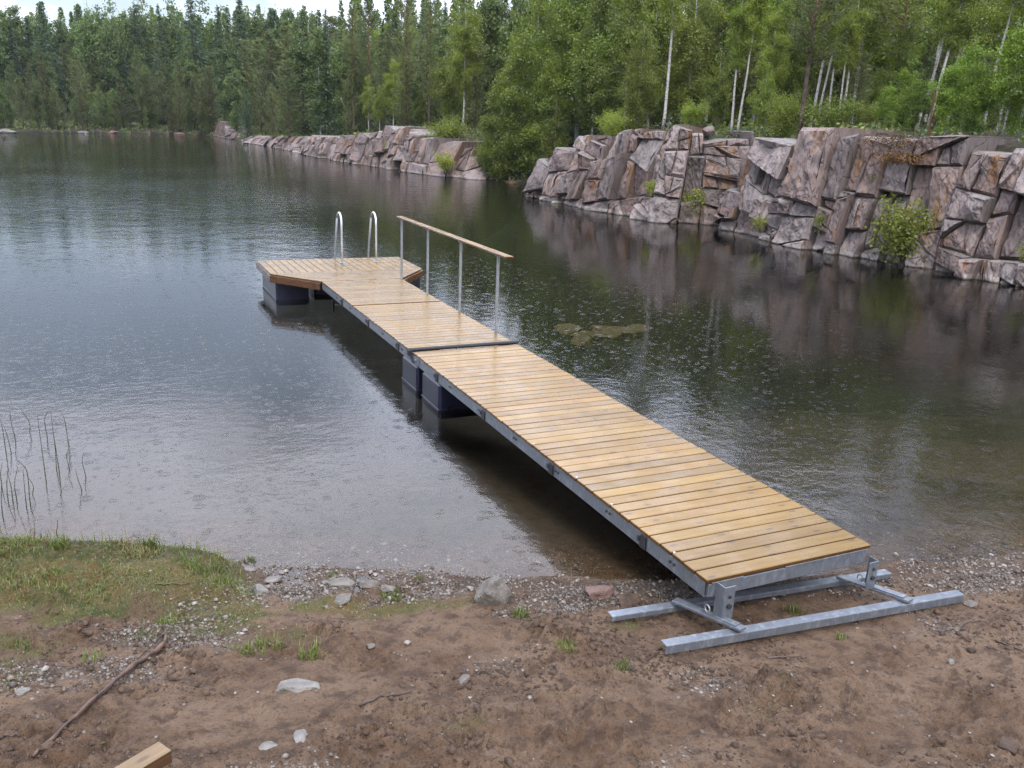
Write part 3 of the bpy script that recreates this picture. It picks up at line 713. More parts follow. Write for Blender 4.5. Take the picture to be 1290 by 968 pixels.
# far shore rocks
for i, (px, py, r, fl, mt, lab) in enumerate([
        (6, 166, .9, (1.6, 1., .45), 'whitestone', 'white flat rock at the far waterline beside the left picture edge'),
        (33, 164, 1.1, (1.5, 1., .5), 'greystone', 'dark low rock between the white one and the reddish slab on the far shore'),
        (53, 164, 1.2, (1.4, 1., .55), 'redstone', 'reddish slab at the far waterline below the young pines'),
        (78, 165, .8, (1.5, 1., .45), 'greystone', 'grey shore rock right of the reddish slab across the lake'),
        (102, 166, .7, (1.5, 1., .4), 'greystone', 'small grey rock under the low shrubs of the far shore'),
        (142, 166, .6, (1.7, 1., .45), 'redstone', 'small pinkish rock midway along the far waterline'),
        (152, 164, .5, (1.4, 1., .5), 'palestone', 'pale rock behind the small pinkish one on the far shore'),
        (168, 152, .8, (1.6, 1., .4), 'palestone', 'pale slab lying higher up the bank under the far trees'),
        (240, 163, 1.2, (1., 1., .85), 'redstone', 'upright red rock on the far shore left of the square outcrop'),
        (228, 168, .7, (1.5, 1., .4), 'redstone', 'low red rock at the foot of the upright one on the far shore'),
        (318, 179, .8, (1.8, 1., .35), 'whitestone', 'flat whitish slab in the water between the outcrop and the middle cliff'),
        (340, 178, 1.0, (1.8, 1., .40), 'palestone', 'pale slab sloping into the water at the start of the middle cliff'),
        (353, 168, .8, (1., 1., .8), 'greystone', 'grey block standing on the low shelf before the middle cliff')]):
    q = at(px, py+2, ZW)
    if py < 160: q = np.array([*at_dist(px, 126), .35])
    stone('shore_rock', lab, M[mt], q, r*.78, 80+i, fl, .33, random.random()*.6, 'rock', 'rocks along the far shore')

# ------------------------------------------------------------------ jetty
jetty = thing('floating_jetty', 'wet pine plank jetty on galvanised beams reaching from the beach into the lake', 'jetty', (0, -6.3, 0))
JO = Vector((0, 6.3, 0))
def part(name, mb, mat, parent=None, **k):
    o = mb.build(name, mat, parent or jetty, **k)
    if parent is None: o.location = JO
    return o
W2 = .75; TH = .030; PITCH = .1427
def plank_lat(mb, y, wl, wr, w=PITCH-.013):
    mb.box(((wr-wl)/2+random.uniform(-.002, .002), y, -TH/2+random.uniform(-.0015, .0015)), (wl+wr+random.uniform(-.006, .004), w, TH), None, .005, random.random(), 0)
mb = MB(); y0 = -6.31
n = 44
for i in range(n): plank_lat(mb, y0+PITCH*(i+.5), W2, W2)
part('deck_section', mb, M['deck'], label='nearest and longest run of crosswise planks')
mb = MB(); y = .075+PITCH/2
while y < 2.93: plank_lat(mb, y, W2, W2); y += PITCH
y = 2.98+PITCH/2
while y < 5.13: plank_lat(mb, y, W2, W2); y += PITCH
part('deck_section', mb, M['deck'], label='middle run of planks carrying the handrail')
mb = MB(); y = 5.135+PITCH/2
def quad_plank(mb, c4, z0=-TH):
    "plank with a free four-cornered outline"
    c4 = np.array(c4, float); ctr = c4.mean(0); c4i = ctr+(c4-ctr)*np.array([.996, .965])
    V = np.concatenate([np.c_[c4, np.full(4, z0)], np.c_[c4, np.full(4, -.004)], np.c_[c4i, np.full(4, random.uniform(-.001, .0005))]])
    F = [(3, 2, 1, 0)]+[(k*4+i, k*4+(i+1) % 4, k*4+4+(i+1) % 4, k*4+4+i) for k in (0, 1) for i in range(4)]+[(8, 9, 10, 11)]
    sd = random.random()*50
    mb.add(V, F, random.random(), np.stack([V[:, 0]+3*sd, V[:, 1]+sd, V[:, 2]], 1))
while y < 6.10:
    f = lambda q: W2+np.clip((q-5.126)/.967, 0, 1)*.743
    a0, a1 = y-PITCH/2+.006, y+PITCH/2-.006
    quad_plank(mb, [(-f(a0), a0), (f(a0), a0), (f(a1), a1), (-f(a1), a1)]); y += PITCH
yA = y-PITCH/2+.004; x = -1.49+PITCH/2
while x < 1.49:
    mb.box((x, (yA+7.66)/2, -TH/2+random.uniform(-.0015, .0015)), (PITCH-.012, 7.66-yA, TH), None, .005, random.random(), 1); x += PITCH
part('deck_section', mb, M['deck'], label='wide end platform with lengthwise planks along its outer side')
# board skirts round the platform
fz = -.03-.062
for (p, q) in (((-.78, 5.12), (-1.50, 6.085)), ((.78, 5.12), (1.50, 6.085)), ((-1.49, 6.10), (-1.49, 7.66)), ((1.49, 6.10), (1.49, 7.66)), ((-1.46, 7.64), (1.46, 7.64))):
    part('skirt_board', MB().bar((p[0], p[1], fz-.003), (q[0], q[1], fz-.003), .028, .125, a=random.random()), M['fascia'])
# galvanised frame
def beam(x, ya, yb):
    s = 1 if x > 0 else -1; mb = MB()
    mb.bar((x, ya, -.088), (x, yb, -.088), .006, .112)                              # web
    mb.bar((x-s*.022, ya, -.0345), (x-s*.022, yb, -.0345), .038, .006)              # top flange
    mb.bar((x-s*.022, ya, -.1415), (x-s*.022, yb, -.1415), .038, .006)
    return mb
clips = [at(q[0], q[1], -.085)[1] for q in ((691, 591), (804, 684), (606, 523), (547, 476), (426.6, 381), (460, 407), (520, 452), (500, 437))]
for (x, ya, yb) in ((-.742, -6.28, -.03), (.742, -6.28, -.03), (-.742, .03, 5.12), (.742, .03, 5.12)):
    b = part('side_beam', beam(x, ya, yb), M['galv'])
    sx = -1 if x < 0 else 1
    for cy in clips:
        if ya < cy < yb:
            MB().box((x+sx*.012, cy, -.088), (.016, .075, .10), None, .004).box((x+sx*.022, cy+.05, -.075), (.012, .03, .04), None, .003).build('clip', M['dark'], b)
    for k in range(int((yb-ya)/.9)):
        yy = ya+.35+.9*k
        for yb_ in (yy, yy+.05): MB().tube([(x+sx*.002, yb_, -.075), (x+sx*.016, yb_, -.075)], .011, 6).build('bolt', M['dark'], b)
fb = part('end_beam', MB().bar((-.725, -6.275, -.095), (.738, -6.275, -.095), .045, .10).bar((-.70, -6.287, -.0395), (-.43, -6.287, -.0395), .03, .012).bar((-.06, -6.287, -.0395), (.72, -6.287, -.0395), .03, .012), M['galv'])
for yy in (-4.2, -2.1, 1.5, 3.6): part('cross_beam', MB().bar((-.72, yy, -.10), (.72, yy, -.10), .05, .08), M['galv'])
part('hinge_bar', MB().tube([(-.79, .025, .012), (.79, .025, .012)], .026, 10).box((-.775, .025, -.02), (.05, .07, .07)), M['black'])
part('hinge_plate', MB().bar((-.752, -.30, -.075), (-.752, .22, -.075), .008, .07).tube([(-.75, -.2, -.07), (-.775, -.2, -.07)], .018, 8).tube([(-.75, .1, -.07), (-.775, .1, -.07)], .018, 8), M['galv'])
for k, yy in enumerate([at(q[0], q[1], .0)[1] for q in ((671, 561), (725, 603), (769, 637), (848, 698))]):
    part('edge_bolt', MB().tube([(-.742, yy, -.004), (-.742, yy, .012)], .009, 6), M['bright'])
# floats
def pontoon(x0, x1, y0, y1, zt=-.145, zb=-.60):
    mb = MB(); w, l, h = x1-x0, y1-y0, zt-zb
    mb.box(((x0+x1)/2, (y0+y1)/2, (zt+zb)/2), (w, l, h), None, .03, 0, 2)
    mb.box(((x0+x1)/2, (y0+y1)/2, zb+.13), (w+.016, l+.016, .018), None, .006, 0, 0)
    return mb
for q in ((-.755, .755, -.22, .40), (-.755, .755, -1.06, -.42), (-1.42, -.80, 5.98, 7.5), (.80, 1.42, 5.98, 7.5), (-.62, .62, 6.35, 7.5)):
    part('float', pontoon(*q), M['float'])
# handrail
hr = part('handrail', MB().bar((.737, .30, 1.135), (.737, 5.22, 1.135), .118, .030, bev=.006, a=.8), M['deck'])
for yy in (.657, 2.084, 3.609, 5.054):
    MB().bar((.732, yy, -.13), (.732, yy, 1.118), .036, .036, (0, 1, 0), .006).box((.732, yy, 1.112), (.09, .06, .008)).build('post', M['tube'], hr)
# bathing ladder: two bent tubes and rungs under water
lad = part('ladder', MB().tube([(.12, 7.83, -.75), (.837, 7.83, -.75)], .018, 8).tube([(.12, 7.86, -1.05), (.837, 7.86, -1.05)], .018, 8).tube([(.12, 7.80, -.45), (.837, 7.80, -.45)], .018, 8), M['tube'])
for lx in (.12, .837):
    pth = [(lx, 7.09, 0), (lx, 7.09, .40), (lx, 7.095, .74)]
    for k in range(1, 8):
        t_ = math.pi*k/8; pth.append((lx, 7.095+.19*(1-math.cos(t_)), .80+.19*math.sin(t_)))
    hp = MB().tube(pth, .021, 10); hp.build('grab_rail', M['bright'], lad, smooth=True)
    MB().tube([pth[-1], (lx, 7.62, .35), (lx, 7.74, -.2), (lx, 7.83, -.75), (lx, 7.88, -1.2)], .020, 10).box((lx, 7.09, .006), (.11, .11, .010)).build('ladder_leg', M['tube'], lad, smooth=True)

# cradle on the beach
def cp(px, py, z): return at(px, py, z)
cradle = thing('steel_cradle', 'galvanised ground cradle of two beams lying on the mud under the jetty end', 'cradle', (0, -6.4, -.35))
def cpart(name, mb, mat, parent=None):
    o = mb.build(name, mat, parent or cradle)
    if parent is None: o.location = Vector((0, 6.4, .35))
    return o
FA, FB_ = cp(836, 810, -.275), cp(1210, 746, -.322); RA, RB = cp(768, 773.6, -.355), cp(1119, 719.5, -.385)
for (a_, b_, hh_) in ((FA, FB_, .060), (RA, RB, .036)):
    d = (b_-a_)/np.linalg.norm(b_-a_); nn = np.array([d[1], -d[0], 0])            # towards the viewer
    if nn[1] > 0: nn = -nn
    mb = MB(); mb.bar(a_+nn*.0-np.array([0, 0, .004]), b_-np.array([0, 0, .004]), .075, .007)
    mb.bar(a_+nn*.035-np.array([0, 0, .004+hh_/2]), b_+nn*.035-np.array([0, 0, .004+hh_/2]), .007, hh_)
    cpart('ground_beam', mb, M['galv'])
UL, UR = np.array([-.775, -6.36, 0]), np.array([.775, -6.36, 0])
def lerp(a, b, t): return a+(b-a)*t
CL = (cp(850, 758, -.335), cp(936, 795, -.262)); CR = (cp(1056, 728, -.362), cp(1147, 759, -.300))
for (a_, b_), U, zt in ((CL, UL, -.02), (CR, UR, -.085)):
    cpart('cross_bar', MB().bar(a_+np.array([0, 0, .012]), b_+np.array([0, 0, .012]), .07, .022), M['galv'])
    # the upright stands where the bar passes the deck corner
    t_ = (U[1]-a_[1])/(b_[1]-a_[1]); f_ = lerp(a_, b_, t_); zb = f_[2]+.024
    x = f_[0]
    mb = MB().box((x, U[1], (zb+zt)/2), (.008, .085, zt-zb), None, .003, 0, 2).box((x+.045*(-1 if U[0] < 0 else 1)*-1, U[1]-.045, (zb+zt)/2), (.09, .008, zt-zb), None, .003, 0, 2)
    mb.bar(f_+np.array([0, 0, .029]), lerp(a_, b_, min(.92, t_+.55))+np.array([0, 0, .029]), .06, .008)
    up = cpart('upright', mb, M['galv'])
    sx = -1 if U[0] < 0 else 1
    MB().tube([(x-sx*.045, U[1]-.047, zb+.10), (x-sx*.045, U[1]-.066, zb+.10)], .017, 8).build('bolt', M['dark'], up); MB().tube([(x-sx*.045, U[1]-.047, zb+.17), (x-sx*.045, U[1]-.060, zb+.17)], .011, 8).build('bolt', M['dark'], up)
    th = np.linspace(0, 2*np.pi, 13); MB().tube(np.stack([x-.05+0*th, U[1]+.05+.026*np.cos(th), zb+.045+.026*np.sin(th)], 1), .0055, 6).build('shackle', M['tube'], up)

# ------------------------------------------------------------------ beach things
def gp(px, py): return on_ground(px, py)
stone('boulder', 'pale angular boulder with a dark face at the waterline left of the jetty', M['palestone'], gp(621, 755), .135, 903, (1.1, .8, .85), .2, .3, 'boulder', n=20, facet=4)
stone('stone', 'smooth reddish stone half buried beside the jetty beam', M['redstone'], gp(757, 750), .125, 906, (1.2, .8, .5), .36, .2)
stone('stone', 'brown wet stone between the reddish stone and the cradle', M['clod'], gp(792, 760), .10, 907, (1.2, .8, .4), .38, .9)
for i, (px, py, r, fl, mt, lab) in enumerate([
        (376, 868, .105, (1.5, .75, .35), 'whitestone', 'flat white stone shaped like a wedge in the mud'),
        (328, 747, .075, (1.1, .8, .8), 'whitestone', 'white upright stone at the end of the grassy bank'),
        (424, 737, .10, (1.5, .9, .4), 'palestone', 'pale flat stone in the shoreline gravel behind the green tuft'),
        (432, 757, .085, (1.4, .8, .4), 'palestone', 'pale oblong stone just landward of the gravel band'),
        (466, 738, .08, (1.3, .9, .5), 'palestone', 'light grey stone in the shoreline gravel near the boulder'),
        (490, 743, .065, (1.2, .9, .6), 'greystone', 'rounded greyish stone left of the angular boulder'),
        (380, 928, .055, (.8, 1.3, .4), 'whitestone', 'curved white stone chip on the lower mud'),
        (337, 941, .05, (1.2, .8, .45), 'whitestone', 'small white chip beside the curved one'),
        (1197, 836, .035, (1.2, .9, .7), 'whitestone', 'lone egg shaped white pebble on the bare right mud'),
        (28, 872, .045, (1.2, .9, .6), 'whitestone', 'biggest white pebble near the left picture edge'),
        (467, 815, .035, (1.2, .9, .6), 'palestone', 'small pale stone in the dark rut in mid mud'),
        (583, 858, .05, (1.3, .8, .5), 'palestone', 'pale stone lying in the pebbly hollow of the mud'),
        (112, 797, .05, (1., .9, .6), 'clod', 'dark brown lump on the gravel above the fallen branch'),
        (1223, 762, .05, (1.3, .9, .5), 'palestone', 'light stone just past the right tip of the cradle beam'),
        (313, 718, .06, (1.2, .9, .6), 'palestone', 'pale stone at the water edge where the turf ends'),
        (345, 732, .07, (1.2, .9, .5), 'greystone', 'grey stone beside the white upright one')]):
    stone('stone', lab, M[mt], gp(px, py), r*.82, 300+i, fl, .36, random.random()*1.2-.6, 'stone', n=16)
# fallen branch, sawn timber, brick like block
pts = [gp(*q)+np.array([0, 0, h_]) for q, h_ in (((42, 956), .012), ((75, 926), .018), ((105, 898), .022), ((140, 868), .025), ((165, 845), .028), ((185, 834), .03), ((203, 822), .035), ((210, 812), .04), ((207, 806), .045))]
pa = np.array(pts); tt = np.linspace(0, 1, 40); ti = np.linspace(0, 1, len(pa))
pa = np.stack([np.interp(tt, ti, pa[:, k]) for k in range(3)], 1); ker = np.ones(5)/5
for k in range(3): pa[2:-2, k] = np.convolve(pa[:, k], ker, 'valid')
pa[:, 2] += .004*np.sin(np.arange(40)*1.3)
br = link('fallen_branch', None); br.location = Vector(pa[20]); tag(br, 'long bent brown branch lying across the gravel at lower left', 'branch')
mb = MB(); mb.tube(pa-pa[20], .0155+.004*np.sin(np.arange(40)*.7)*.4-.006*np.linspace(1, 0, 40)**2, 9); 
mb.build('stick', M['peeled'], br, smooth=True)
mb = MB(); kq = pa[27]-pa[20]; mb.tube([kq, kq+np.array([-.03, .0, .02])], [.012, .008], 6); mb.build('knot', M['twig'], br)
e0 = gp(203, 962); tdir = at(140, 985, .03)-at(222, 935, .03); tdir[2] = 0; tdir /= np.linalg.norm(tdir)
E0 = at(208, 940, e0[2]+.075)
mb = MB().bar((0, 0, 0), tdir*1.4+np.array([0, 0, .015]), .10, .075, a=.5, bev=.003)
o = mb.build('timber', M['timber'], None, label='sawn timber end poking in at the bottom left edge', cat='timber'); o.location = E0-np.array([0, 0, .035])
q = gp(1268, 946); mb = MB().box((0, 0, .02), (.12, .085, .055), None, .006, .4)
o = mb.build('wood_block', M['clod'], None, label='muddy brown block half sunk at the bottom right corner', cat='block'); o.location = q; o.rotation_euler = (.05, .04, .5)
for i, (a_, b_, lab) in enumerate([((453, 891), (520, 872), 'thin dark twig in the middle of the mud'), ((967, 829), (1006, 827), 'short straight twig on the mud below the cradle'), ((798, 935), (805, 967), 'pale dry straw at the bottom edge of the mud'), ((1183, 797), (1232, 782), 'dark twig lying in the rut past the cradle tip'), ((196, 738), (238, 736), 'thin pale twig on the turf bank'), ((1255, 808), (1289, 820), 'dark twig cut by the right picture edge'), ((0, 931), (28, 930), 'dark root fibre at the left picture edge'), ((1112, 730), (1126, 741), 'reddish broken twig beside the right upright of the cradle')]):
    A, B = gp(*a_), gp(*b_); ts = np.linspace(0, 1, 9)[:, None]; P = A+(B-A)*ts
    P[:, 2] = [gz(x_, y_, True)+.008 for x_, y_ in P[:, :2]]; P[:, :2] += rng.normal(size=(9, 2))*.006
    c0 = P[4].copy(); o = MB().tube(P-c0, np.linspace(.007, .004, 9) if i != 2 else .003, 6).build('twig', M['drygrass'] if i in (2, 4) else M['twig'], None, smooth=True, label=lab, cat='twig'); o.location = c0
# stones of the shoal right of the jetty
for i, (px, py, r, fl) in enumerate([(720, 392, .22, (1.4, 1, .5)), (745, 398, .28, (1.5, 1, .5)), (775, 401, .30, (1.7, 1, .45)), (800, 402, .26, (1.5, 1, .5)), (760, 389, .25, (1.5, 1, .5)), (735, 403, .2, (1.3, 1, .5))]):
    lab = ['farthest left stone of the yellowish shoal just under the water', 'broad yellowish stone left of the shoal centre', 'largest algae yellow stone of the shoal breaking the surface', 'rightmost bright yellowish stone of the shoal', 'rear stone of the yellowish shoal right of the jetty', 'nearest small stone of the yellowish shoal'][i]
    stone('shoal_stone', lab, M['shoal'], np.array([*at(px, py, ZW)[:2], ZW-(.26, .28, .14, .12, .32, .30)[i]-r*fl[2]]), r, 500+i, fl, .5, random.random(), 'stone', 'stones of the shoal', n=14)

# ------------------------------------------------------------------ gravel, clods, grass (stuff)
def scatter(n, fn, box, seed):
    rg = np.random.default_rng(seed); x = rg.uniform(box[0], box[1], n); y = rg.uniform(box[2], box[3], n)
    k = rg.random(n) < fn(x, y); return x[k], y[k], rg
BOX = (-6.0, 4.2, -8.9, -2.8)
oct_d = np.array([(1, 0, 0), (0, 1, 0), (-1, 0, 0), (0, -1, 0), (0, 0, 1), (0, 0, -1), (.6, .6, .5), (-.6, .6, .5), (-.6, -.6, .5), (.6, -.6, .5)], float)
PF = [(0, 1, 6, 6), (1, 2, 7, 7), (2, 3, 8, 8), (3, 0, 9, 9), (6, 7, 4, 4), (7, 8, 4, 4), (8, 9, 4, 4), (9, 6, 4, 4), (6, 1, 7, 7), (7, 2, 8, 8), (8, 3, 9, 9), (9, 0, 6, 6)]
PF3 = np.array([f[:3] for f in PF])
def lumps(name, x, y, rad, mat, rg, label, cat, zoff=.25, flat=.6, val=None):
    n = len(x); z = ground_z(x, y)
    s3 = rg.uniform(.7, 1.3, (n, 1, 3))*np.array([1, .8, flat]); th = rg.uniform(0, 6.28, n); jit = 1+.35*(rg.random((n, 10, 1))-.5)
    V = oct_d[None]*s3*jit*rad[:, None, None]
    c, s_ = np.cos(th)[:, None], np.sin(th)[:, None]
    V = np.stack([V[..., 0]*c-V[..., 1]*s_, V[..., 0]*s_+V[..., 1]*c, V[..., 2]], -1)
    V = V+np.stack([x, y, z+rad*zoff], -1)[:, None, :]
    F = (PF3[None]+(np.arange(n)*10)[:, None, None]).reshape(-1, 3)
    a = np.repeat(rg.random(n) if val is None else val, len(PF3))
    me = mesh_np(name, V.reshape(-1, 3), F, [mat], {'rnd': ('FLOAT', 'FACE', a)}, True)
    return link(name, me, None, label, cat, None, 'stuff')
def dens_gravel(x, y):
    _, s, H, B = ground_smooth(x, y); g, v = masks(x, y, s)
    shore = sst(-.9, -.1, s)*sst(.55, .15, s)*.55*sst(-3.7, -3.2, x)
    return np.clip((v*.85*(1-.6*g*(s < .9))+shore+.012)*(s > -1.2), 0, 1)*sst(-.35, .05, fbm(x*3, y*3, 91, 3)+.1)
x, y, rg = scatter(330000, dens_gravel, BOX, 21)
rad = .0054*np.exp(rg.normal(size=len(x))*.55); rad = np.clip(rad, .003, .03)
_, s_, _, _ = ground_smooth(x, y)
lumps('gravel', x, y, rad, M['pebble'], rg, 'pale pebbles strewn along the waterline and around the branch', 'gravel')
def dens_clod(x, y):
    _, s, H, B = ground_smooth(x, y); g, v = masks(x, y, s)
    u = (x+1.62)*.80+(y+6.1)*.60; w = -(x+1.62)*.60+(y+6.1)*.80
    ridge = np.exp(-(u/.2)**2)*sst(-1.7, -1.2, w)*sst(.55, .2, w)
    return np.clip(sst(.05, .4, fbm(x*1.7, y*1.7, 95, 4)+.1)*.5+ridge*.9, 0, 1)*(s > .3)*(1-g*.9)
x, y, rg = scatter(130000, dens_clod, BOX, 22)
rad = np.clip(.0055*np.exp(rg.normal(size=len(x))*.65), .002, .034)
lumps('dirt', x, y, rad, M['clod'], rg, 'dark crumbs of churned wet soil on the beach', 'soil', .2, .7)

def blades(name, P, h, rg, mat, label, cat, kind='stuff', w=.0035, bend=.5, parent=None, val=None):
    n = len(P); th = rg.uniform(0, 6.28, n); d = np.stack([np.cos(th), np.sin(th), 0*th], -1); sd = np.stack([-np.sin(th), np.cos(th), 0*th], -1)
    b = (bend*rg.random(n)*h)[:, None]; ww = (w*rg.uniform(.6, 1.4, n))[:, None]; up = np.array([0, 0, 1.])
    r0, r1 = P-sd*ww, P+sd*ww; m = P+up*(h*.55)[:, None]+d*b*.35; m0, m1 = m-sd*ww*.8, m+sd*ww*.8
    tp = P+up*(h*rg.uniform(.75, 1., n))[:, None]+d*b; t0, t1 = tp-sd*ww*.15, tp+sd*ww*.15
    V = np.stack([r0, r1, m1, m0, t1, t0], 1).reshape(-1, 3); k = np.arange(n)*6
    F = np.stack([np.stack([k, k+1, k+2, k+3], -1), np.stack([k+3, k+2, k+4, k+5], -1)], 1).reshape(-1, 4)
    a = np.repeat(rg.random(n) if val is None else val, 2)
    me = mesh_np(name, V, F, [mat], {'rnd': ('FLOAT', 'FACE', a)})
    return link(name, me, parent, label, cat, None, kind)
def dens_grass(x, y):
    _, s, H, B = ground_smooth(x, y); g, v = masks(x, y, s); m = turf_mound(x, y, s)
    return np.clip(g*(.30+.25*fbm(x*4, y*4, 97, 3))+m*.75*sst(-.3, .1, fbm(x*3, y*3, 99, 3)), 0, 1)*(s > -.03)
GB = (-8.5, 0., -7.6, -2.0)
x, y, rg = scatter(420000, dens_grass, GB, 23); z = ground_z(x, y); _, s_, _, _ = ground_smooth(x, y)
m_ = turf_mound(x, y, s_); hh = (.014+.034*m_*sst(-.2, .3, fbm(x*2.4, y*2.4, 101, 3)))*rg.uniform(.5, 1.6, len(x))
edge_ = (s_ < .16)*(rg.random(len(x)) < .10); hh = hh+edge_*rg.uniform(.03, .14, len(x))
pick = fbm(x*2.1, y*2.1, 103, 3)+.35*rg.normal(size=len(x))
gk = pick > -.10
blades('grass', np.stack([x, y, z-.003], -1)[gk], hh[gk], rg, M['grassblade'], 'short green grass and moss on the turf bank at the left shore', 'grass', bend=1.1, w=.003)
blades('grass', np.stack([x, y, z-.003], -1)[~gk], hh[~gk]*.8, rg, M['drygrass'], 'withered straw coloured grass among the green turf', 'grass', bend=1.6, w=.0025)
# single tufts that stand apart
for i, (px, py, nb, hh_, rr, lab) in enumerate([
        (1000, 772, 60, .13, .07, 'sparse grass tuft growing inside the steel cradle'), (1057, 804, 30, .06, .04, 'tiny yellow green tuft in front of the cradle beam'),
        (784, 843, 90, .07, .07, 'grass tuft on the mud ridge left of the cradle beam'), (714, 816, 80, .06, .08, 'low grass tuft below the dark hollow'),
        (655, 775, 90, .08, .06, 'grass tuft over the dark hollow below the boulder'), (494, 752, 120, .08, .09, 'bright green tuft on the shoreline gravel'),
        (602, 758, 60, .07, .05, 'grass tuft at the left foot of the angular boulder'), (392, 828, 90, .12, .08, 'spiky green tuft between gravel and mud'),
        (340, 815, 90, .08, .09, 'green tuft right of the branch tip'), (310, 822, 70, .07, .07, 'low tuft nearest the branch tip'),
        (120, 832, 80, .07, .08, 'green tuft on the gravel left of the branch'), (190, 690, 90, .16, .06, 'tall grass tuft at the water edge of the turf bank'),
        (75, 690, 110, .16, .08, 'bright tall tuft on the left turf edge'), (210, 785, 90, .06, .07, 'green weeds above the branch tip'), (526, 730, 40, .05, .05, 'small mossy tuft at the waterline'),
        (418, 726, 40, .06, .05, 'small tuft in the shore gravel behind the pale stone'), (315, 708, 50, .09, .05, 'brownish tuft where the turf bank ends'), (20, 815, 90, .07, .09, 'green patch of weeds near the left picture edge')]):
    q = gp(px, py); rg = np.random.default_rng(700+i); P = np.c_[np.clip(rg.normal(size=(nb, 2)), -1.4, 1.4)*rr*.55, np.full(nb, -.004)]
    o = blades('grass_tuft', P, .75*hh_*rg.uniform(.4, 1.1, nb), rg, M['grassblade'], lab, 'grass tuft', None, .003, .9); o['group'] = 'grass tufts on the beach'; o.location = q

# reeds
REEDS = [((7, 566), (5, 540), (0, 528)), ((14, 568), (11, 550), (5, 536)), ((20, 554), (17, 535), (14, 517)), ((37, 545), (36, 532), (26, 514)), ((57, 598), (52, 560), (46, 524)), ((60, 550), (57, 530), (60, 518), (66, 521)),
         ((75, 595), (70, 560), (63, 537), (66, 522)), ((71, 591), (68, 570), (66, 553)), ((87, 562), (84, 540), (80, 528), (72, 518)), ((88, 590), (86, 574), (87, 560)), ((109, 600), (107, 582), (106, 568)), ((104, 618), (101, 602), (99, 592)),
         ((16, 630), (13, 610), (11, 592)), ((21, 628), (19, 610), (18, 590)), ((33, 636), (31, 615), (30, 592)), ((37, 630), (36, 602), (33, 585), (25, 575)), ((40, 624), (40, 612), (39, 604)), ((3, 648), (1, 625), (0, 606)), ((-4, 640), (-6, 615), (-8, 590)), ((2, 612), (1, 597), (0, 584)), ((9, 625), (8, 606), (10, 590)), ((46, 690), (45, 682), (43, 673)), ((61, 684), (59, 678), (57, 672)), ((70, 672), (71, 665), (73, 655))]
rl = {0: 'reed stem bent over in the far patch of reeds', 12: 'upright reed stem in the dense near clump of reeds', 21: 'short reed stub beside the turf bank'}
for i, rd in enumerate(REEDS):
    P0 = at(rd[0][0], rd[0][1], ZW); pts = [P0-np.array([0, 0, .25])]+[P0]+[upright(q[0], q[1], P0)+rng.normal(size=3)*.015 for q in rd[1:]]
    pts = np.array(pts)-P0; tt = np.linspace(0, 1, 14); ti = np.linspace(0, 1, len(pts)); P = np.stack([np.interp(tt, ti, pts[:, k]) for k in range(3)], 1)
    for _ in range(3):
        P[1:-1] = (P[:-2]+P[1:-1]+P[2:])/3
    key = 0 if i < 12 else 12 if i < 21 else 21
    o = MB().tube(P, np.linspace(.0058, .002, 14), 6).build('reed', M['reed'], None, smooth=True, label=rl[key], cat='reed', group=['far reed stems', 'near reed clump', 'reed stubs by the turf'][[0, 12, 21].index(key)]); o.location = P0

# ------------------------------------------------------------------ trees
def leaf_geo(C, size, rg, aspect=.62, flat=0., axis=None):
    n = len(C); t = rg.normal(size=(n, 3)) if axis is None else axis+.35*rg.normal(size=(n, 3))
    t /= np.linalg.norm(t, axis=1)[:, None]; q = rg.normal(size=(n, 3)); q[:, 2] *= (1-flat)
    if flat: q = np.cross(np.array([0, 0, 1.])+.5*rg.normal(size=(n, 3)), t)
    b = q-t*(q*t).sum(1)[:, None]; b /= np.linalg.norm(b, axis=1)[:, None]+1e-9
    s = np.broadcast_to(size, (n,))[:, None]*rg.uniform(.65, 1.3, (n, 1))
    V = np.stack([C-t*s, C+b*s*aspect, C+t*s, C-b*s*aspect], 1).reshape(-1, 3)
    return V, np.arange(4*n).reshape(-1, 4)
def trunk_path(h, rg, bend=.02, k=12):
    z = np.linspace(0, h, k); dx = np.cumsum(rg.normal(size=k))*bend*h/k*1.2; dy = np.cumsum(rg.normal(size=k))*bend*h/k*1.2
    return np.stack([dx-dx[0], dy-dy[0], z], 1)
def along(path, t):
    n = len(path)-1; f = np.clip(t, 0, .9999)*n; i = f.astype(int); w = (f-i)[:, None]; return path[i]*(1-w)+path[i+1]*w
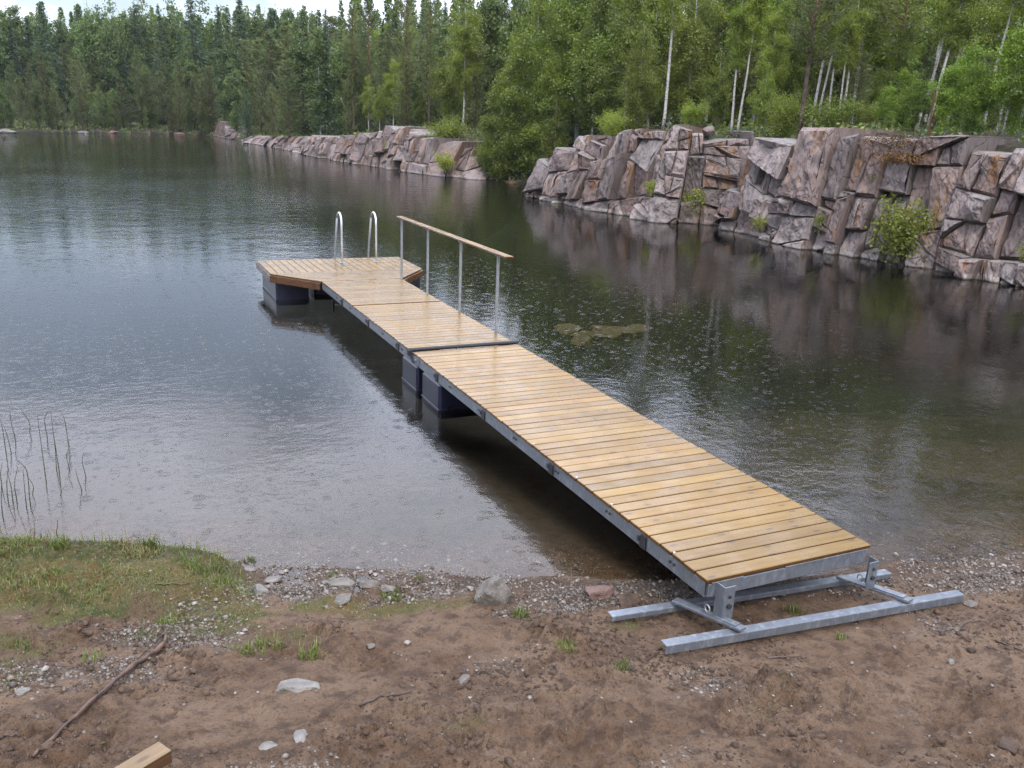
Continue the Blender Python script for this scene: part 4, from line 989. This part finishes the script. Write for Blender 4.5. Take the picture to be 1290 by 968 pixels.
def make_birch(seed, h, width, cb, nleaf, lsz, nb=46, r0=.09, droop=.45, up=.8, bend=.02, bark='birchbark', leaf='birchleaf', clump=.17, shape=(.55, 1.1)):
    rg = np.random.default_rng(seed); path = trunk_path(h, rg, bend)
    tb = MB(); tb.tube(path, r0*(1-np.linspace(0, 1, 12)*.93)**.9, 8)
    t = cb+(1-cb)*rg.beta(1.05, 1.25, nb); t = np.sort(t); az = np.arange(nb)*2.4+rg.normal(size=nb)*.5
    u_ = (t-cb)/(1-cb); prof = np.minimum(1, (u_+.12)/shape[0])*np.clip(1.04-u_, 0, 1)**.75*shape[1]
    L = width*prof*rg.uniform(.6, 1.15, nb)+.12; el = up*(.55+.6*u_)*rg.uniform(.7, 1.2, nb)
    B = along(path, t); dirh = np.stack([np.cos(az), np.sin(az), 0*az], 1)
    us = np.linspace(0, 1, 6)
    for i in range(nb):
        P = B[i]+dirh[i]*(us*L[i]*math.cos(el[i]))[:, None]+np.array([0, 0, 1.])*((us*math.sin(el[i])-droop*us**2.2)*L[i])[:, None]
        tb.tube(P, r0*.30*(1-t[i]*.6)*(1-us*.85), 4)
    ntw = max(nb*5, int(nleaf/44)); bi = rg.choice(nb, ntw, p=(L**1.3)/np.sum(L**1.3)); uu = rg.beta(2.2, 1.1, ntw)
    C = B[bi]+dirh[bi]*(uu*L[bi]*np.cos(el[bi]))[:, None]; C[:, 2] += (uu*np.sin(el[bi])-droop*uu**2.2)*L[bi]
    C += rg.normal(size=C.shape)*(.10*L[bi]*uu+.05)[:, None]
    li = rg.choice(ntw, nleaf); hang = rg.exponential(clump*1.1, nleaf)
    P = C[li]+rg.normal(size=(nleaf, 3))*clump*np.array([1, 1, .8]); P[:, 2] -= hang*droop*1.6
    V, F = leaf_geo(P, lsz, rg)
    lv = np.clip(.45*rg.random(ntw)[li]+.25*rg.random(nb)[bi][li]+.3*rg.random(nleaf), 0, 1)
    cm = mesh_np('crown', V, F, [M[leaf]], {'rnd': ('FLOAT', 'FACE', lv)})
    return tb.mesh('trunk', M[bark], True), cm, h
def make_conifer(seed, h, width, cb, nper, lsz, spruce=False, r0=.085, wh=.42, bark='pinebark', leaf='pineneedle', shape=1., upc=.35, asp=.16, bpw=6, clumpy=.5):
    rg = np.random.default_rng(seed); path = trunk_path(h, rg, .008)
    tb = MB(); tb.tube(path, r0*(1-np.linspace(0, 1, 12)*.94), 8)
    zz = np.arange(cb*h, h*.985, wh); Cs = []; Ax = []; lv = []
    for zi in zz:
        t = zi/h; u_ = (t-cb)/(1-cb); prof = (1-u_)**shape if spruce else min(1, (u_+.25)/.45)*(1-u_)**shape*1.05
        for k in range(bpw):
            az = rg.uniform(0, 6.28); L = width*prof*rg.uniform(.55, 1.15)+.10
            B = along(path, np.array([t+rg.normal()*.01]))[0]; dh = np.array([math.cos(az), math.sin(az), 0])
            el = (-.25+.7*u_) if spruce else (upc+.5*u_); cur = (.28 if spruce else .30)*rg.uniform(.6, 1.3)
            us = np.linspace(0, 1, 5); P = B+dh*(us*L*math.cos(el))[:, None]; P[:, 2] += us*L*math.sin(el)+cur*L*us**2*(1 if not spruce else .8)
            tb.tube(P, r0*.22*(1-t*.6)*(1-us*.85), 4)
            m = max(4, int(nper*(.25+L/max(width, .1)))); uu = rg.beta(1.5, 1., m)*(1. if spruce else .9)+(.0 if spruce else .12)
            Q = B+dh*(uu*L*math.cos(el))[:, None]; Q[:, 2] += uu*L*math.sin(el)+cur*L*uu**2*(1 if not spruce else .8)
            side = np.cross(dh, [0, 0, 1.]); off = rg.normal(size=m)*(.26 if spruce else .20)*L*(1-.55*uu)
            Q += side*off[:, None]; Q += rg.normal(size=(m, 3))*.04
            if spruce: Q[:, 2] -= np.abs(off)*.45+rg.exponential(.05, m)
            else: Q[:, 2] += rg.normal(size=m)*.07*L**.5
            Cs.append(Q); a_ = dh+side*np.sign(off)[:, None]*.8+np.array([0, 0, -.25 if spruce else .55]); Ax.append(np.broadcast_to(a_, (m, 3)))
            lv.append(np.clip(rg.random()*clumpy+rg.random(m)*(1-clumpy), 0, 1))
    C = np.concatenate(Cs); A = np.concatenate(Ax); lv = np.concatenate(lv)
    V, F = leaf_geo(C, lsz, rg, asp, 0., A/np.linalg.norm(A, axis=1)[:, None])
    cm = mesh_np('crown', V, F, [M[leaf]], {'rnd': ('FLOAT', 'FACE', lv)})
    return tb.mesh('trunk', M[bark], True), cm, h
def make_shrub(seed, h, width, nleaf, lsz, leaf, stems=9, bark='darkbark', clump=.10, base_bare=.25):
    rg = np.random.default_rng(seed); tb = MB(); B = []; 
    for i in range(stems):
        az = rg.uniform(0, 6.28); sp = rg.uniform(.15, 1.)*width; hh = h*rg.uniform(.6, 1.); us = np.linspace(0, 1, 7)
        P = np.stack([np.cos(az)*sp*us**1.3, np.sin(az)*sp*us**1.3, hh*us], 1)+rg.normal(size=(7, 3))*.03*us[:, None]*h; P[0] = (rg.normal()*.05, rg.normal()*.05, -.05)
        tb.tube(P, .011*h**.5*(1-us*.8), 5); B.append(P)
    B = np.array(B); ntw = max(30, nleaf//22); si = rg.integers(0, stems, ntw); uu = base_bare+(1-base_bare)*rg.beta(1.6, 1., ntw)
    C = np.array([along(B[i], np.array([u]))[0] for i, u in zip(si, uu)])+rg.normal(size=(ntw, 3))*width*.16
    li = rg.choice(ntw, nleaf); P = C[li]+rg.normal(size=(nleaf, 3))*clump
    V, F = leaf_geo(P, lsz, rg); lv = np.clip(.5*rg.random(ntw)[li]+.5*rg.random(nleaf), 0, 1)
    cm = mesh_np('crown', V, F, [M[leaf]], {'rnd': ('FLOAT', 'FACE', lv)})
    return tb.mesh('stem', M[bark], True), cm, h

K = {}
K['birch'] = [make_birch(11, 11, 2.2, .30, 26000, .050), make_birch(12, 11.5, 1.9, .36, 24000, .050, 44), make_birch(13, 10.5, 2.5, .22, 28000, .052, 52)]
K['tallbirch'] = [make_birch(14, 13, 1.5, .45, 15000, .055, 34, .10, .3, 1.0), make_birch(15, 13, 1.3, .40, 15000, .055, 36, .10, .25, 1.05)]
K['fresh'] = [make_birch(16, 4., 1.1, .12, 9000, .042, 26, .035, .25, .8, .03, 'birchbark', 'freshleaf', .12), make_birch(17, 4.5, 1.3, .16, 10000, .042, 28, .04, .25, .8, .03, 'darkbark', 'freshleaf', .12)]
K['young'] = [make_birch(18, 5, 1.2, .12, 9000, .045, 30, .04, .3, .8, .03, 'birchbark', 'birchleaf', .13)]
K['farbirch'] = [make_birch(21, 11, 2.2, .08, 10000, .105, 44, .09, .35, .85, .015, 'darkbark', 'darkleaf', .22), make_birch(22, 12, 2.0, .10, 10000, .105, 44, .09, .3, .95, .015, 'birchbark', 'darkleaf', .22), make_birch(23, 11, 2.5, .08, 10500, .105, 46, .09, .4, .8, .015, 'darkbark', 'darkleaf', .24)]
K['spruce'] = [make_conifer(31, 10, 2.0, .03, 20, .12, True, .10, .26, 'darkbark', 'spruceneedle', .85, asp=.30, bpw=9), make_conifer(32, 11, 1.8, .05, 20, .12, True, .10, .32, 'darkbark', 'spruceneedle', .9, asp=.30, bpw=7)]
K['youngpine'] = [make_conifer(33, 6, 1.45, .08, 34, .125, False, .07, .33, 'pinebark', 'pineneedle', .85), make_conifer(34, 6.5, 1.3, .06, 34, .125, False, .07, .34, 'pinebark', 'pineneedle', .8), make_conifer(35, 6, 1.6, .10, 36, .125, False, .07, .36, 'pinebark', 'pineneedle', .75)]
K['tallpine'] = [make_conifer(36, 12, 2.2, .30, 55, .13, False, .13, .42, 'pinebark', 'pineneedle', .55, .25), make_conifer(37, 12, 1.9, .36, 55, .13, False, .12, .42, 'pinebark', 'pineneedle', .6, .3)]
K['alder'] = [make_birch(41, 8, 2.1, .08, 22000, .055, 56, .08, .3, .75, .03, 'darkbark', 'birchleaf', .18, (.45, 1.1))]
K['shrub'] = [make_shrub(51, 1.4, .8, 3200, .036, 'shrubleaf', 14), make_shrub(52, 1.0, .5, 1300, .032, 'shrubleaf', 8)]
K['lowbush'] = [make_shrub(55, 1.3, 1.0, 5000, .05, 'darkleaf', 10, base_bare=.05), make_shrub(56, 1.1, .8, 4000, .05, 'darkleaf', 10, base_bare=.05)]
K['bush'] = [make_shrub(53, 1.6, 1.0, 9000, .034, 'birchleaf', 10, base_bare=.1), make_shrub(54, 1.3, 1.0, 8000, .034, 'birchleaf', 10, base_bare=.1)]

NAMES = dict(birch=('birch_tree', 'birch'), tallbirch=('birch_tree', 'birch'), fresh=('sapling', 'sapling'), young=('birch_sapling', 'sapling'), farbirch=('broadleaf_tree', 'tree'), spruce=('spruce_tree', 'spruce'), youngpine=('pine_tree', 'pine'), tallpine=('pine_tree', 'pine'), alder=('alder_tree', 'alder'), shrub=('shrub', 'shrub'), bush=('bush', 'bush'), lowbush=('bush', 'bush'))
def plant(kind, x, y, h, label, group=None, v=None, lean=(0, 0), wide=1., z=None, sink=.08):
    vs = K[kind]; tm, cm, h0 = vs[random.randrange(len(vs)) if v is None else v % len(vs)]
    nm, cat = NAMES[kind]
    e = thing(nm, label, cat, (x, y, (gz(x, y) if z is None else z)-sink), group)
    s = h/h0; e.scale = (s*wide, s*wide, s); e.rotation_euler = (lean[0], lean[1], random.uniform(0, 6.28))
    if lean != (0, 0):
        e.rotation_mode = 'XYZ'; e.rotation_euler = (Matrix.Rotation(lean[0], 3, 'X') @ Matrix.Rotation(lean[1], 3, 'Y') @ Matrix.Rotation(random.uniform(0, 6.28), 3, 'Z')).to_euler()
    a = bpy.data.objects.new(tm.name.split('.')[0], tm); b = bpy.data.objects.new('crown', cm)
    for o in (a, b): COL.objects.link(o); o.parent = e
    return e
def tree(kind, px, D, top, label, group=None, v=None, lean=0., wide=1.):
    for _ in range(30):
        x, y = at_dist(px, D); z, s_, _, _ = ground_smooth(np.array([x]), np.array([y]))
        if s_[0] > .6: break
        D += 1.5
    z = gz(x, y); h = height_at(px, top, D)-z
    ax = math.atan2(RX[1], RX[0])
    l = (-lean*math.sin(ax)*0, lean) if lean else (0, 0)
    return plant(kind, x, y, max(h, .6), label, group, v, l, wide)

# ---- front trees, one by one (pixel column, distance, pixel row of the tip)
FRONT = [
 # far shore, front row
 ('youngpine', 20, 124, 82, 'grey green young pine at the left edge of the far shore', 0), ('youngpine', 46, 123, 78, 'young pine second from the left edge on the far shore', 1), ('youngpine', 103, 124, 74, 'young pine above the low rocks of the far shore', 2),
 ('youngpine', 62, 127, 66, 'taller young pine above the reddish slab on the far shore', 0), ('fresh', 128, 123, 108, 'bright yellow green sapling among the far shore pines', 0), ('farbirch', 150, 124, 106, 'small round broadleaf tree beside the bright far sapling', 2),
 ('youngpine', 180, 123, 66, 'shapely olive young pine standing foremost on the far shore', 1), ('youngpine', 207, 125, 88, 'small young pine right of the foremost far one', 2), ('youngpine', 229, 126, 70, 'slender young pine left of the upright red rock', 1),
 ('youngpine', 250, 124, 92, 'short bushy young pine behind the upright red rock', 0), ('youngpine', 268, 122, 82, 'young pine just left of the square red outcrop', 2), ('fresh', 297, 119, 98, 'bright yellow green birch above the square red outcrop', 1),
 ('spruce', 28, 132, 30, 'dark narrow spruce at the far left', 0),
 # corner and middle bank
 ('youngpine', 335, 110, 62, 'tall olive young pine above the low shelf of rock', 1), ('youngpine', 360, 100, 88, 'olive young pine at the start of the middle cliff', 0), ('fresh', 383, 93, 140, 'yellow green sapling on the pale crest of the middle cliff', 0),
 ('youngpine', 398, 92, 96, 'broad young pine behind the pale crest', 2), ('youngpine', 420, 84, 84, 'olive young pine halfway along the middle cliff', 1), ('youngpine', 447, 79, 62, 'tall thin young pine left of the cliff buttress', 2), ('youngpine', 480, 71, 60, 'bushy olive pine directly above the white streaked buttress', 0), ('youngpine', 462, 82, 70, 'young pine behind the bushy one at the buttress', 1),
 ('tallpine', 540, 68, -15, 'dark tall pine with a bare black trunk on the middle cliff', 0), ('tallpine', 512, 76, -5, 'dense dark pine left of the bare trunked one', 1), ('birch', 583, 62, -25, 'light green birch with a white foot above the end of the middle cliff', 0), ('young', 563, 64, 45, 'small drooping birch left of the white footed one', 0),
 ('bush', 560, 57, 150, 'leafy bush on the end of the middle cliff', 0),
 # cove
 ('alder', 655, 50, 38, 'large fresh green broadleaf tree over the cove', 0), ('alder', 690, 48, 60, 'full leafy tree at the right side of the cove', 0), ('alder', 628, 52, 92, 'lower leafy tree leaning over the cove water', 0), ('young', 612, 49.5, 150, 'yellowish sapling hanging over the cove', 0), ('alder', 640, 48.5, 150, 'small green broadleaf tree at the back of the cove by the water', 0), ('alder', 668, 47.5, 130, 'dense green tree beside the left end of the long cliff', 0), ('young', 700, 45.5, 128, 'young leafy tree at the foot of the long cliff slope', 0), ('birch', 672, 57, -40, 'tall pale green birch behind the cove trees', 2), ('spruce', 720, 58, -30, 'dark tall conifer between the cove and the long cliff', 1), ('tallpine', 700, 62, -45, 'dark pine behind the cove trees', 0),
 # long cliff top
 ('birch', 785, 46, -35, 'drooping light green birch above the ochre stained cliff', 2), ('birch', 745, 49, -20, 'leafy birch behind the left part of the long cliff', 0), ('birch', 800, 43, 30, 'slim white stemmed birch left of the tall white trunk', 1), ('tallbirch', 834, 37.5, -130, 'tall birch with a bright white bare trunk on the cliff edge', 0), ('birch', 862, 48, -60, 'leafy birch right of the tall white trunk', 0),
 ('young', 900, 41, 60, 'young birch behind the little grey stone', 0), ('tallbirch', 921, 36.2, -60, 'left stem of the white birch pair', 1), ('tallbirch', 929, 36.0, -70, 'right stem of the white birch pair', 0), ('birch', 905, 50, -60, 'full green birch behind the white pair', 2), ('young', 957, 38, 75, 'thin pale birch between the white pair and the red pine', 0),
 ('tallpine', 1007, 33.5, -170, 'tall pine with a reddish trunk behind the square block', 0), ('tallbirch', 1018, 36, -110, 'white birch leaning close behind the reddish pine', 1), ('bush', 985, 34.5, 118, 'grey green bush behind the tall square block', 0), ('tallbirch', 1026, 38, -70, 'thin birch leaning right of the reddish pine', 0), ('tallbirch', 1040, 41, -60, 'slender birch in the gap right of the reddish pine', 1), ('tallbirch', 1052, 35, -30, 'white stemmed thin birch in the middle of the right forest', 0), ('tallbirch', 1058, 37, -60, 'second thin white birch close to the middle one', 1),
 ('youngpine', 1075, 35, 62, 'twiggy young pine right of the thin birches', 2), ('tallpine', 1117, 39, -140, 'tall pine half hidden behind the right saplings', 1), ('tallbirch', 1152, 35.5, -120, 'left one of the leaning black and white birches', 0), ('tallbirch', 1166, 34.5, -130, 'right one of the leaning black and white birches', 1), ('tallbirch', 1236, 33.5, -140, 'leaning white birch by the right picture edge', 0),
 ('fresh', 1112, 31.5, 98, 'bright green sapling above the ochre moss', 0), ('fresh', 1150, 32, 86, 'bright green sapling left of the wooden stake', 1), ('fresh', 1190, 31, 66, 'tall bright green sapling right of the wooden stake', 0), ('fresh', 1225, 30.5, 58, 'bright sapling above the smaller pale boulder', 1), ('fresh', 1262, 30, 15, 'tallest bright green sapling at the right edge', 0), ('fresh', 1292, 29.5, 35, 'bright sapling cut by the right picture edge', 1), ('fresh', 1135, 34, 70, 'sapling behind the bright row at the wooden stake', 1), ('fresh', 1208, 33, 40, 'sapling behind the tall bright one right of the stake', 0),
 ('bush', 1090, 33, 128, 'low green bush left of the bright saplings', 0), ('bush', 1045, 33, 122, 'low green bush under the thin white birches', 1), ('bush', 870, 38.5, 128, 'dark green bush on the long cliff behind the white trunk', 0), ('bush', 770, 40.5, 140, 'green bush at the back of the long cliff top', 0),
]
for (k_, px, D, tp, lab, v) in FRONT:
    ln = {921: -.02, 929: .05, 1018: .10, 1026: .13, 1152: .16, 1166: .16, 1236: .12, 1052: -.02}.get(px, 0.)
    tree(k_, px, D, tp, lab, None, v, ln)
# waterside shrubs on the rock
for (kind, px, py, dx, dz, h, v, lab) in [
        ('shrub', 868, 279, .15, .0, 1.35, 0, 'yellow green shrub in the notch between the two near cliffs'), ('shrub', 1135, 332, .1, .0, 1.9, 0, 'many stemmed leafy bush at the waterline of the near cliff'), ('shrub', 1165, 331, .45, .35, 1.3, 0, 'twiggy leafy bush leaning right of the many stemmed one'),
        ('shrub', 955, 305, .55, .35, .5, 1, 'tiny shrub on the lower face below the square block'), ('shrub', 1030, 316, .55, .55, .6, 1, 'small yellow shrub in the rusty face of the near cliff'), ('shrub', 1088, 326, 1.0, 2.0, .45, 1, 'tiny bright plant high in the near cliff face'), ('shrub', 1052, 318, .95, 1.4, .55, 1, 'small bright plant in the crack right of the square block'), ('shrub', 1288, 358, .3, .5, .6, 1, 'small shrub on the rock at the right picture edge'),
        ('shrub', 560, 224, .5, .3, 1.2, 0, 'thin shrub at the water foot of the middle cliff'), ('shrub', 490, 212, .5, .8, 1.0, 1, 'yellowish plant in the hollow of the buttress'), ('shrub', 820, 279, .9, .9, .6, 1, 'small plant on the mossy ledge of the long cliff')]:
    q = at(px, py, ZW); nrm = q[:2]-CAM[:2]; nrm /= np.linalg.norm(nrm); q[:2] += nrm*(dx-.62)
    plant(kind, q[0], q[1], h, lab, 'shrubs growing on the rock', v, z=ZW+dz, sink=.02)
for (px, py, lab) in [(12, 158, 'yellow green shrub beside the white rock of the far shore'), (38, 158, 'round shrub above the reddish slab on the far shore'), (60, 158, 'low shrub right of the reddish slab'), (125, 160, 'olive shrub at the middle of the far waterline'), (135, 162, 'low shrub beside the small pinkish rock'), (195, 160, 'dark low bush under the foremost far pine'), (262, 160, 'green bush between the two red rocks'), (110, 158, 'green bush left of the far bright sapling')]:
    x, y = at_dist(px, 121)
    while ground_smooth(np.array([x]), np.array([y]))[1][0] < .5: x += (x-CAM[0])*.01; y += (y-CAM[1])*.01
    plant('lowbush', x, y, random.uniform(.9, 1.6), lab, 'bushes along the far shore')

# ---- the rows behind: every tree an object, look-alikes share a label
FILL = {
 'farbirch': 'slender dark green broadleaf tree in the crowded rows behind the lake', 'spruce': 'dark spruce in the crowded rows behind the lake', 'birch': 'leafy birch deep in the crowded forest rows',
 'tallbirch': 'thin tall birch deep in the crowded forest rows', 'tallpine': 'tall pine deep in the crowded forest rows', 'youngpine': 'young pine deep in the crowded forest rows'}
GRP = {'farbirch': 'dark broadleaf trees of the rear rows', 'spruce': 'spruces of the rear rows', 'birch': 'birches of the rear rows', 'tallbirch': 'thin birches of the rear rows', 'tallpine': 'pines of the rear rows', 'youngpine': 'young pines of the rear rows'}
def fill(n, px0, px1, D0, D1, kinds, top0, top1, seed, lab=None, grp=None):
    rd = random.Random(seed)
    for i in range(n):
        px = px0+(px1-px0)*(i+rd.random())/n; k = rd.choice(kinds); D = D0+(D1-D0)*rd.random()
        tree(k, px, D, top0+(top1-top0)*rd.random(), lab or FILL[k], grp or GRP[k], None, 0., rd.uniform(.85, 1.25))
fill(22, -30, 275, 104, 105, ['youngpine'], 84, 125, 21, 'small young pine in the row at the far waterline', 'young pines at the far waterline')
fill(14, -30, 275, 104, 105, ['farbirch'], 95, 135, 22, 'low leafy young tree in the row at the far waterline', 'leafy young trees at the far waterline')
fill(34, -60, 300, 127, 135, ['farbirch', 'farbirch', 'farbirch', 'spruce', 'youngpine'], 40, 75, 1)
fill(40, -60, 440, 134, 145, ['farbirch', 'farbirch', 'spruce', 'farbirch'], -6, 26, 2)
fill(14, 0, 440, 130, 136, ['farbirch', 'spruce'], -14, 12, 3)
fill(16, 290, 440, 104, 120, ['farbirch', 'farbirch', 'youngpine', 'spruce'], 15, 55, 4)
fill(16, 420, 620, 76, 92, ['farbirch', 'tallpine', 'farbirch', 'spruce'], -20, 40, 5)
fill(12, 600, 780, 58, 74, ['farbirch', 'tallpine', 'birch', 'spruce'], -60, 0, 6)
fill(16, 720, 1010, 48, 62, ['birch', 'birch', 'tallbirch', 'tallpine'], -110, -20, 7)
fill(18, 960, 1330, 40, 58, ['birch', 'tallbirch', 'tallpine', 'birch', 'spruce'], -190, -40, 8)
fill(10, 1290, 1560, 28, 45, ['birch', 'tallpine', 'birch'], -190, -60, 9)
fill(10, 940, 1330, 37, 46, ['youngpine', 'birch', 'tallbirch'], 10, 60, 10)
fill(16, 290, 560, 82, 104, ['youngpine', 'youngpine', 'farbirch', 'spruce'], 70, 125, 12)
fill(18, 380, 640, 78, 96, ['farbirch', 'farbirch', 'birch', 'spruce'], 0, 45, 13)
fill(14, 440, 640, 66, 76, ['youngpine', 'birch', 'youngpine'], 60, 110, 14)
fill(10, 560, 760, 60, 72, ['youngpine', 'spruce', 'birch'], 20, 70, 11)

# the far wood that reads as one mass
def forest_mass(n, seed):
    rg = np.random.default_rng(seed); VV = []; FF = []; AA = []; o_ = 0
    for i in range(n):
        px = rg.uniform(-80, 1500); far = np.interp(px, [-80, 280, 430, 620, 760, 1000, 1300, 1500], [143, 143, 112, 88, 72, 62, 54, 46]); D = far+rg.uniform(0, 22)
        x, y = at_dist(px, D); z = gz(x, y); h = height_at(px, rg.uniform(5, 40) if px < 430 else rg.uniform(-30, 20), D)-z; h = max(h, 4)
        w = rg.uniform(1.3, 2.2); m = 1500; u = rg.beta(1.2, 1.3, m); rr = w*np.clip(1.05-u, 0, 1)**.7*np.minimum(1, (u+.25)*2.5)*np.sqrt(rg.random(m)); th = rg.uniform(0, 6.28, m)
        P = np.stack([x+rr*np.cos(th), y+rr*np.sin(th), z+.04*h+u*h*.96], 1)
        V, F = leaf_geo(P, .20, rg, .6); VV.append(V); FF.append(F+o_); o_ += len(V); AA.append(np.clip(.6*rg.random()+.4*rg.random(m), 0, 1))
    me = mesh_np('forest', np.concatenate(VV), np.concatenate(FF), [M['darkleaf']], {'rnd': ('FLOAT', 'FACE', np.concatenate(AA))})
    link('forest', me, None, 'dark mass of the wood closing the gaps behind the tree rows', 'forest', None, 'stuff')
forest_mass(240, 5)
# undergrowth on the forest floor and cliff tops
def dens_under(x, y):
    _, s, H, B = ground_smooth(x, y)
    lo = sst(1.25, .95, H)
    return (1-B)*np.maximum(sst(1.7, 3.2, s), lo*sst(.1, .6, s)*2.5)*sst(45, 15, s)*sst(-.3, .2, fbm(x*.6, y*.6, 111, 3))*(np.clip(40/np.hypot(x+4, y+10), .1, 1))
rg = np.random.default_rng(31); n_ = 420000
ang = rg.uniform(-40, 1420, n_); DD = rg.uniform(24, 150, n_)
pv = np.array([ray(p_, 170) for p_ in np.linspace(-40, 1420, 60)]); pd = np.arctan2(pv[:, 0], pv[:, 1]); aa = np.interp(ang, np.linspace(-40, 1420, 60), pd)
x = CAM[0]+np.sin(aa)*DD; y = CAM[1]+np.cos(aa)*DD
kk = rg.random(n_) < dens_under(x, y); x, y = x[kk], y[kk]; z = ground_z(x, y, False)
hh = (.06+.55*np.clip(fbm(x*.9, y*.9, 113, 3)+.15, 0, 1))*rg.random(len(x)); dist = np.hypot(x-CAM[0], y-CAM[1])
Vl, Fl = leaf_geo(np.stack([x, y, z+hh], -1), .05+.0009*dist, rg, .5)
me = mesh_np('undergrowth', Vl, Fl, [M['darkleaf'], M['drygrass'], M['birchleaf']], {'rnd': ('FLOAT', 'FACE', rg.random(len(Fl)))}, False, rg.choice(3, len(Fl), p=[.62, .26, .12]))
link('undergrowth', me, None, 'low leafy undergrowth and dry grass on the forest floor', 'undergrowth', None, 'stuff')
# ochre moss cushions and the wooden stake on the near cliff
for (px, py, D, s_, lab) in [(1134, 180, 27.6, .5, 'ochre moss cushion hanging over the near cliff edge'), (1140, 199, 27.2, .4, 'lower ochre moss cushion on the ledge of the near cliff')]:
    x, y = at_dist(px, D); z = height_at(px, py, D); rg = np.random.default_rng(int(px)); n_ = 2200
    P = rg.normal(size=(n_, 3))*np.array([.28, .5, .10])*s_/.5; Vl, Fl = leaf_geo(P, .028, rg, .5)
    o = link('moss_cushion', mesh_np('moss_cushion', Vl, Fl, [M['moss']], {'rnd': ('FLOAT', 'FACE', rg.random(n_))}), None, lab, 'moss'); o.location = (x, y, z)
x, y = at_dist(1169, 30.2); z0 = gz(x, y); zt = height_at(1169, 113, 30.2)
o = MB().box((0, 0, (zt-z0)/2), (.05, .05, zt-z0), None, .006, .6, 2).build('stake', M['timber'], None, label='slim pale wooden stake standing among the bright saplings', cat='stake'); o.location = (x, y, z0)

# ------------------------------------------------------------------ the damp air over the lake
hm = bpy.data.materials.new('haze'); hm.use_nodes = True; hm.node_tree.nodes.clear()
ho = hm.node_tree.nodes.new('ShaderNodeOutputMaterial'); pv_ = hm.node_tree.nodes.new('ShaderNodeVolumePrincipled')
pv_.inputs['Color'].default_value = (.86, .93, 1., 1); pv_.inputs['Density'].default_value = .00014; hm.node_tree.links.new(pv_.outputs[0], ho.inputs[1])
hv = np.array([(x_, y_, z_) for z_ in (-8., 34.) for (x_, y_) in ((-440, -75), (440, -75), (440, 640), (-440, 640))], float)
link('haze', mesh_np('haze', hv, [(3, 2, 1, 0), (4, 5, 6, 7), (0, 1, 5, 4), (1, 2, 6, 5), (2, 3, 7, 6), (3, 0, 4, 7)], [hm]), None, 'thin rainy haze hanging over the lake and forest', 'haze', None, 'stuff')

# ------------------------------------------------------------------ sky, sun, camera
SUN_EL, SUN_AZ = math.radians(52), math.radians(200)     # azimuth clockwise from +y: behind the viewer
w = bpy.data.worlds.new("World"); scene.world = w; w.use_nodes = True
nt = w.node_tree; nt.nodes.clear()
class WT(NT):
    def __init__(s, tree): s.t = tree
t = WT(nt); out = nt.nodes.new('ShaderNodeOutputWorld'); bg = nt.nodes.new('ShaderNodeBackground'); nt.links.new(bg.outputs[0], out.inputs[0]); bg.inputs[1].default_value = .1
sky = nt.nodes.new('ShaderNodeTexSky'); sky.sky_type = 'NISHITA'; sky.sun_disc = False; sky.sun_elevation = SUN_EL; sky.sun_rotation = SUN_AZ; sky.air_density = 1.; sky.dust_density = 1.5
gen = nt.nodes.new('ShaderNodeTexCoord').outputs['Generated']; sep = nt.nodes.new('ShaderNodeSeparateXYZ'); nt.links.new(gen, sep.inputs[0])
zz = t.math('MAXIMUM', sep.outputs[2], .0)
proj = t.n('ShaderNodeVectorMath', operation='DIVIDE'); t.set(proj.inputs[0], gen); cz = t.n('ShaderNodeCombineXYZ')
for i in range(3): t.set(cz.inputs[i], t.math('ADD', zz, .22))
t.set(proj.inputs[1], cz.outputs[0])
n1 = t.noise(proj.outputs[0], 1.15, 6, .58, .2); n2 = t.noise(proj.outputs[0], 3.1, 4, .55)
lum = t.math('MULTIPLY', t.math('MULTIPLY_ADD', zz, 35., 7.4), t.math('MULTIPLY_ADD', n2, .8, .6))
cc = t.n('ShaderNodeCombineColor')
for i, f_ in enumerate((.91, .97, 1.17)): t.set(cc.inputs[i], t.math('MULTIPLY', lum, f_))
col = t.mix(t.step(n1, .46, .57), t.mix(.22, sky.outputs[0], cc.outputs[0]), cc.outputs[0])
nt.links.new(col, bg.inputs[0])
sun = bpy.data.lights.new('sun', 'SUN'); sun.energy = 1.5; sun.angle = math.radians(14); sun.color = (1., .96, .88)
so = bpy.data.objects.new('sun', sun); COL.objects.link(so)
dv = Vector((math.sin(SUN_AZ)*math.cos(SUN_EL), math.cos(SUN_AZ)*math.cos(SUN_EL), math.sin(SUN_EL)))
so.rotation_euler = dv.to_track_quat('Z', 'Y').to_euler(); so.location = (0, -20, 30)

cam = bpy.data.cameras.new('camera'); co = bpy.data.objects.new('camera', cam); COL.objects.link(co)
cam.sensor_width = 36; cam.lens = FPX/1290*36; cam.clip_start = .1; cam.clip_end = 2000
mw = Matrix.Identity(4)
for r in range(3): mw[r][0] = RX[r]; mw[r][1] = UX[r]; mw[r][2] = -FX[r]; mw[r][3] = CAM[r]
co.matrix_world = mw; scene.camera = co
vs = scene.view_settings; vs.view_transform = 'Standard'; vs.look = 'None'; vs.gamma = 1; vs.use_curve_mapping = False; vs.exposure = .58
scene.cycles.max_bounces = 8; scene.cycles.transparent_max_bounces = 8; scene.cycles.diffuse_bounces = 3; scene.cycles.glossy_bounces = 3
scene.cycles.caustics_reflective = False; scene.cycles.caustics_refractive = False
scene.cycles.use_denoising = True; scene.cycles.denoising_prefilter = 'NONE'
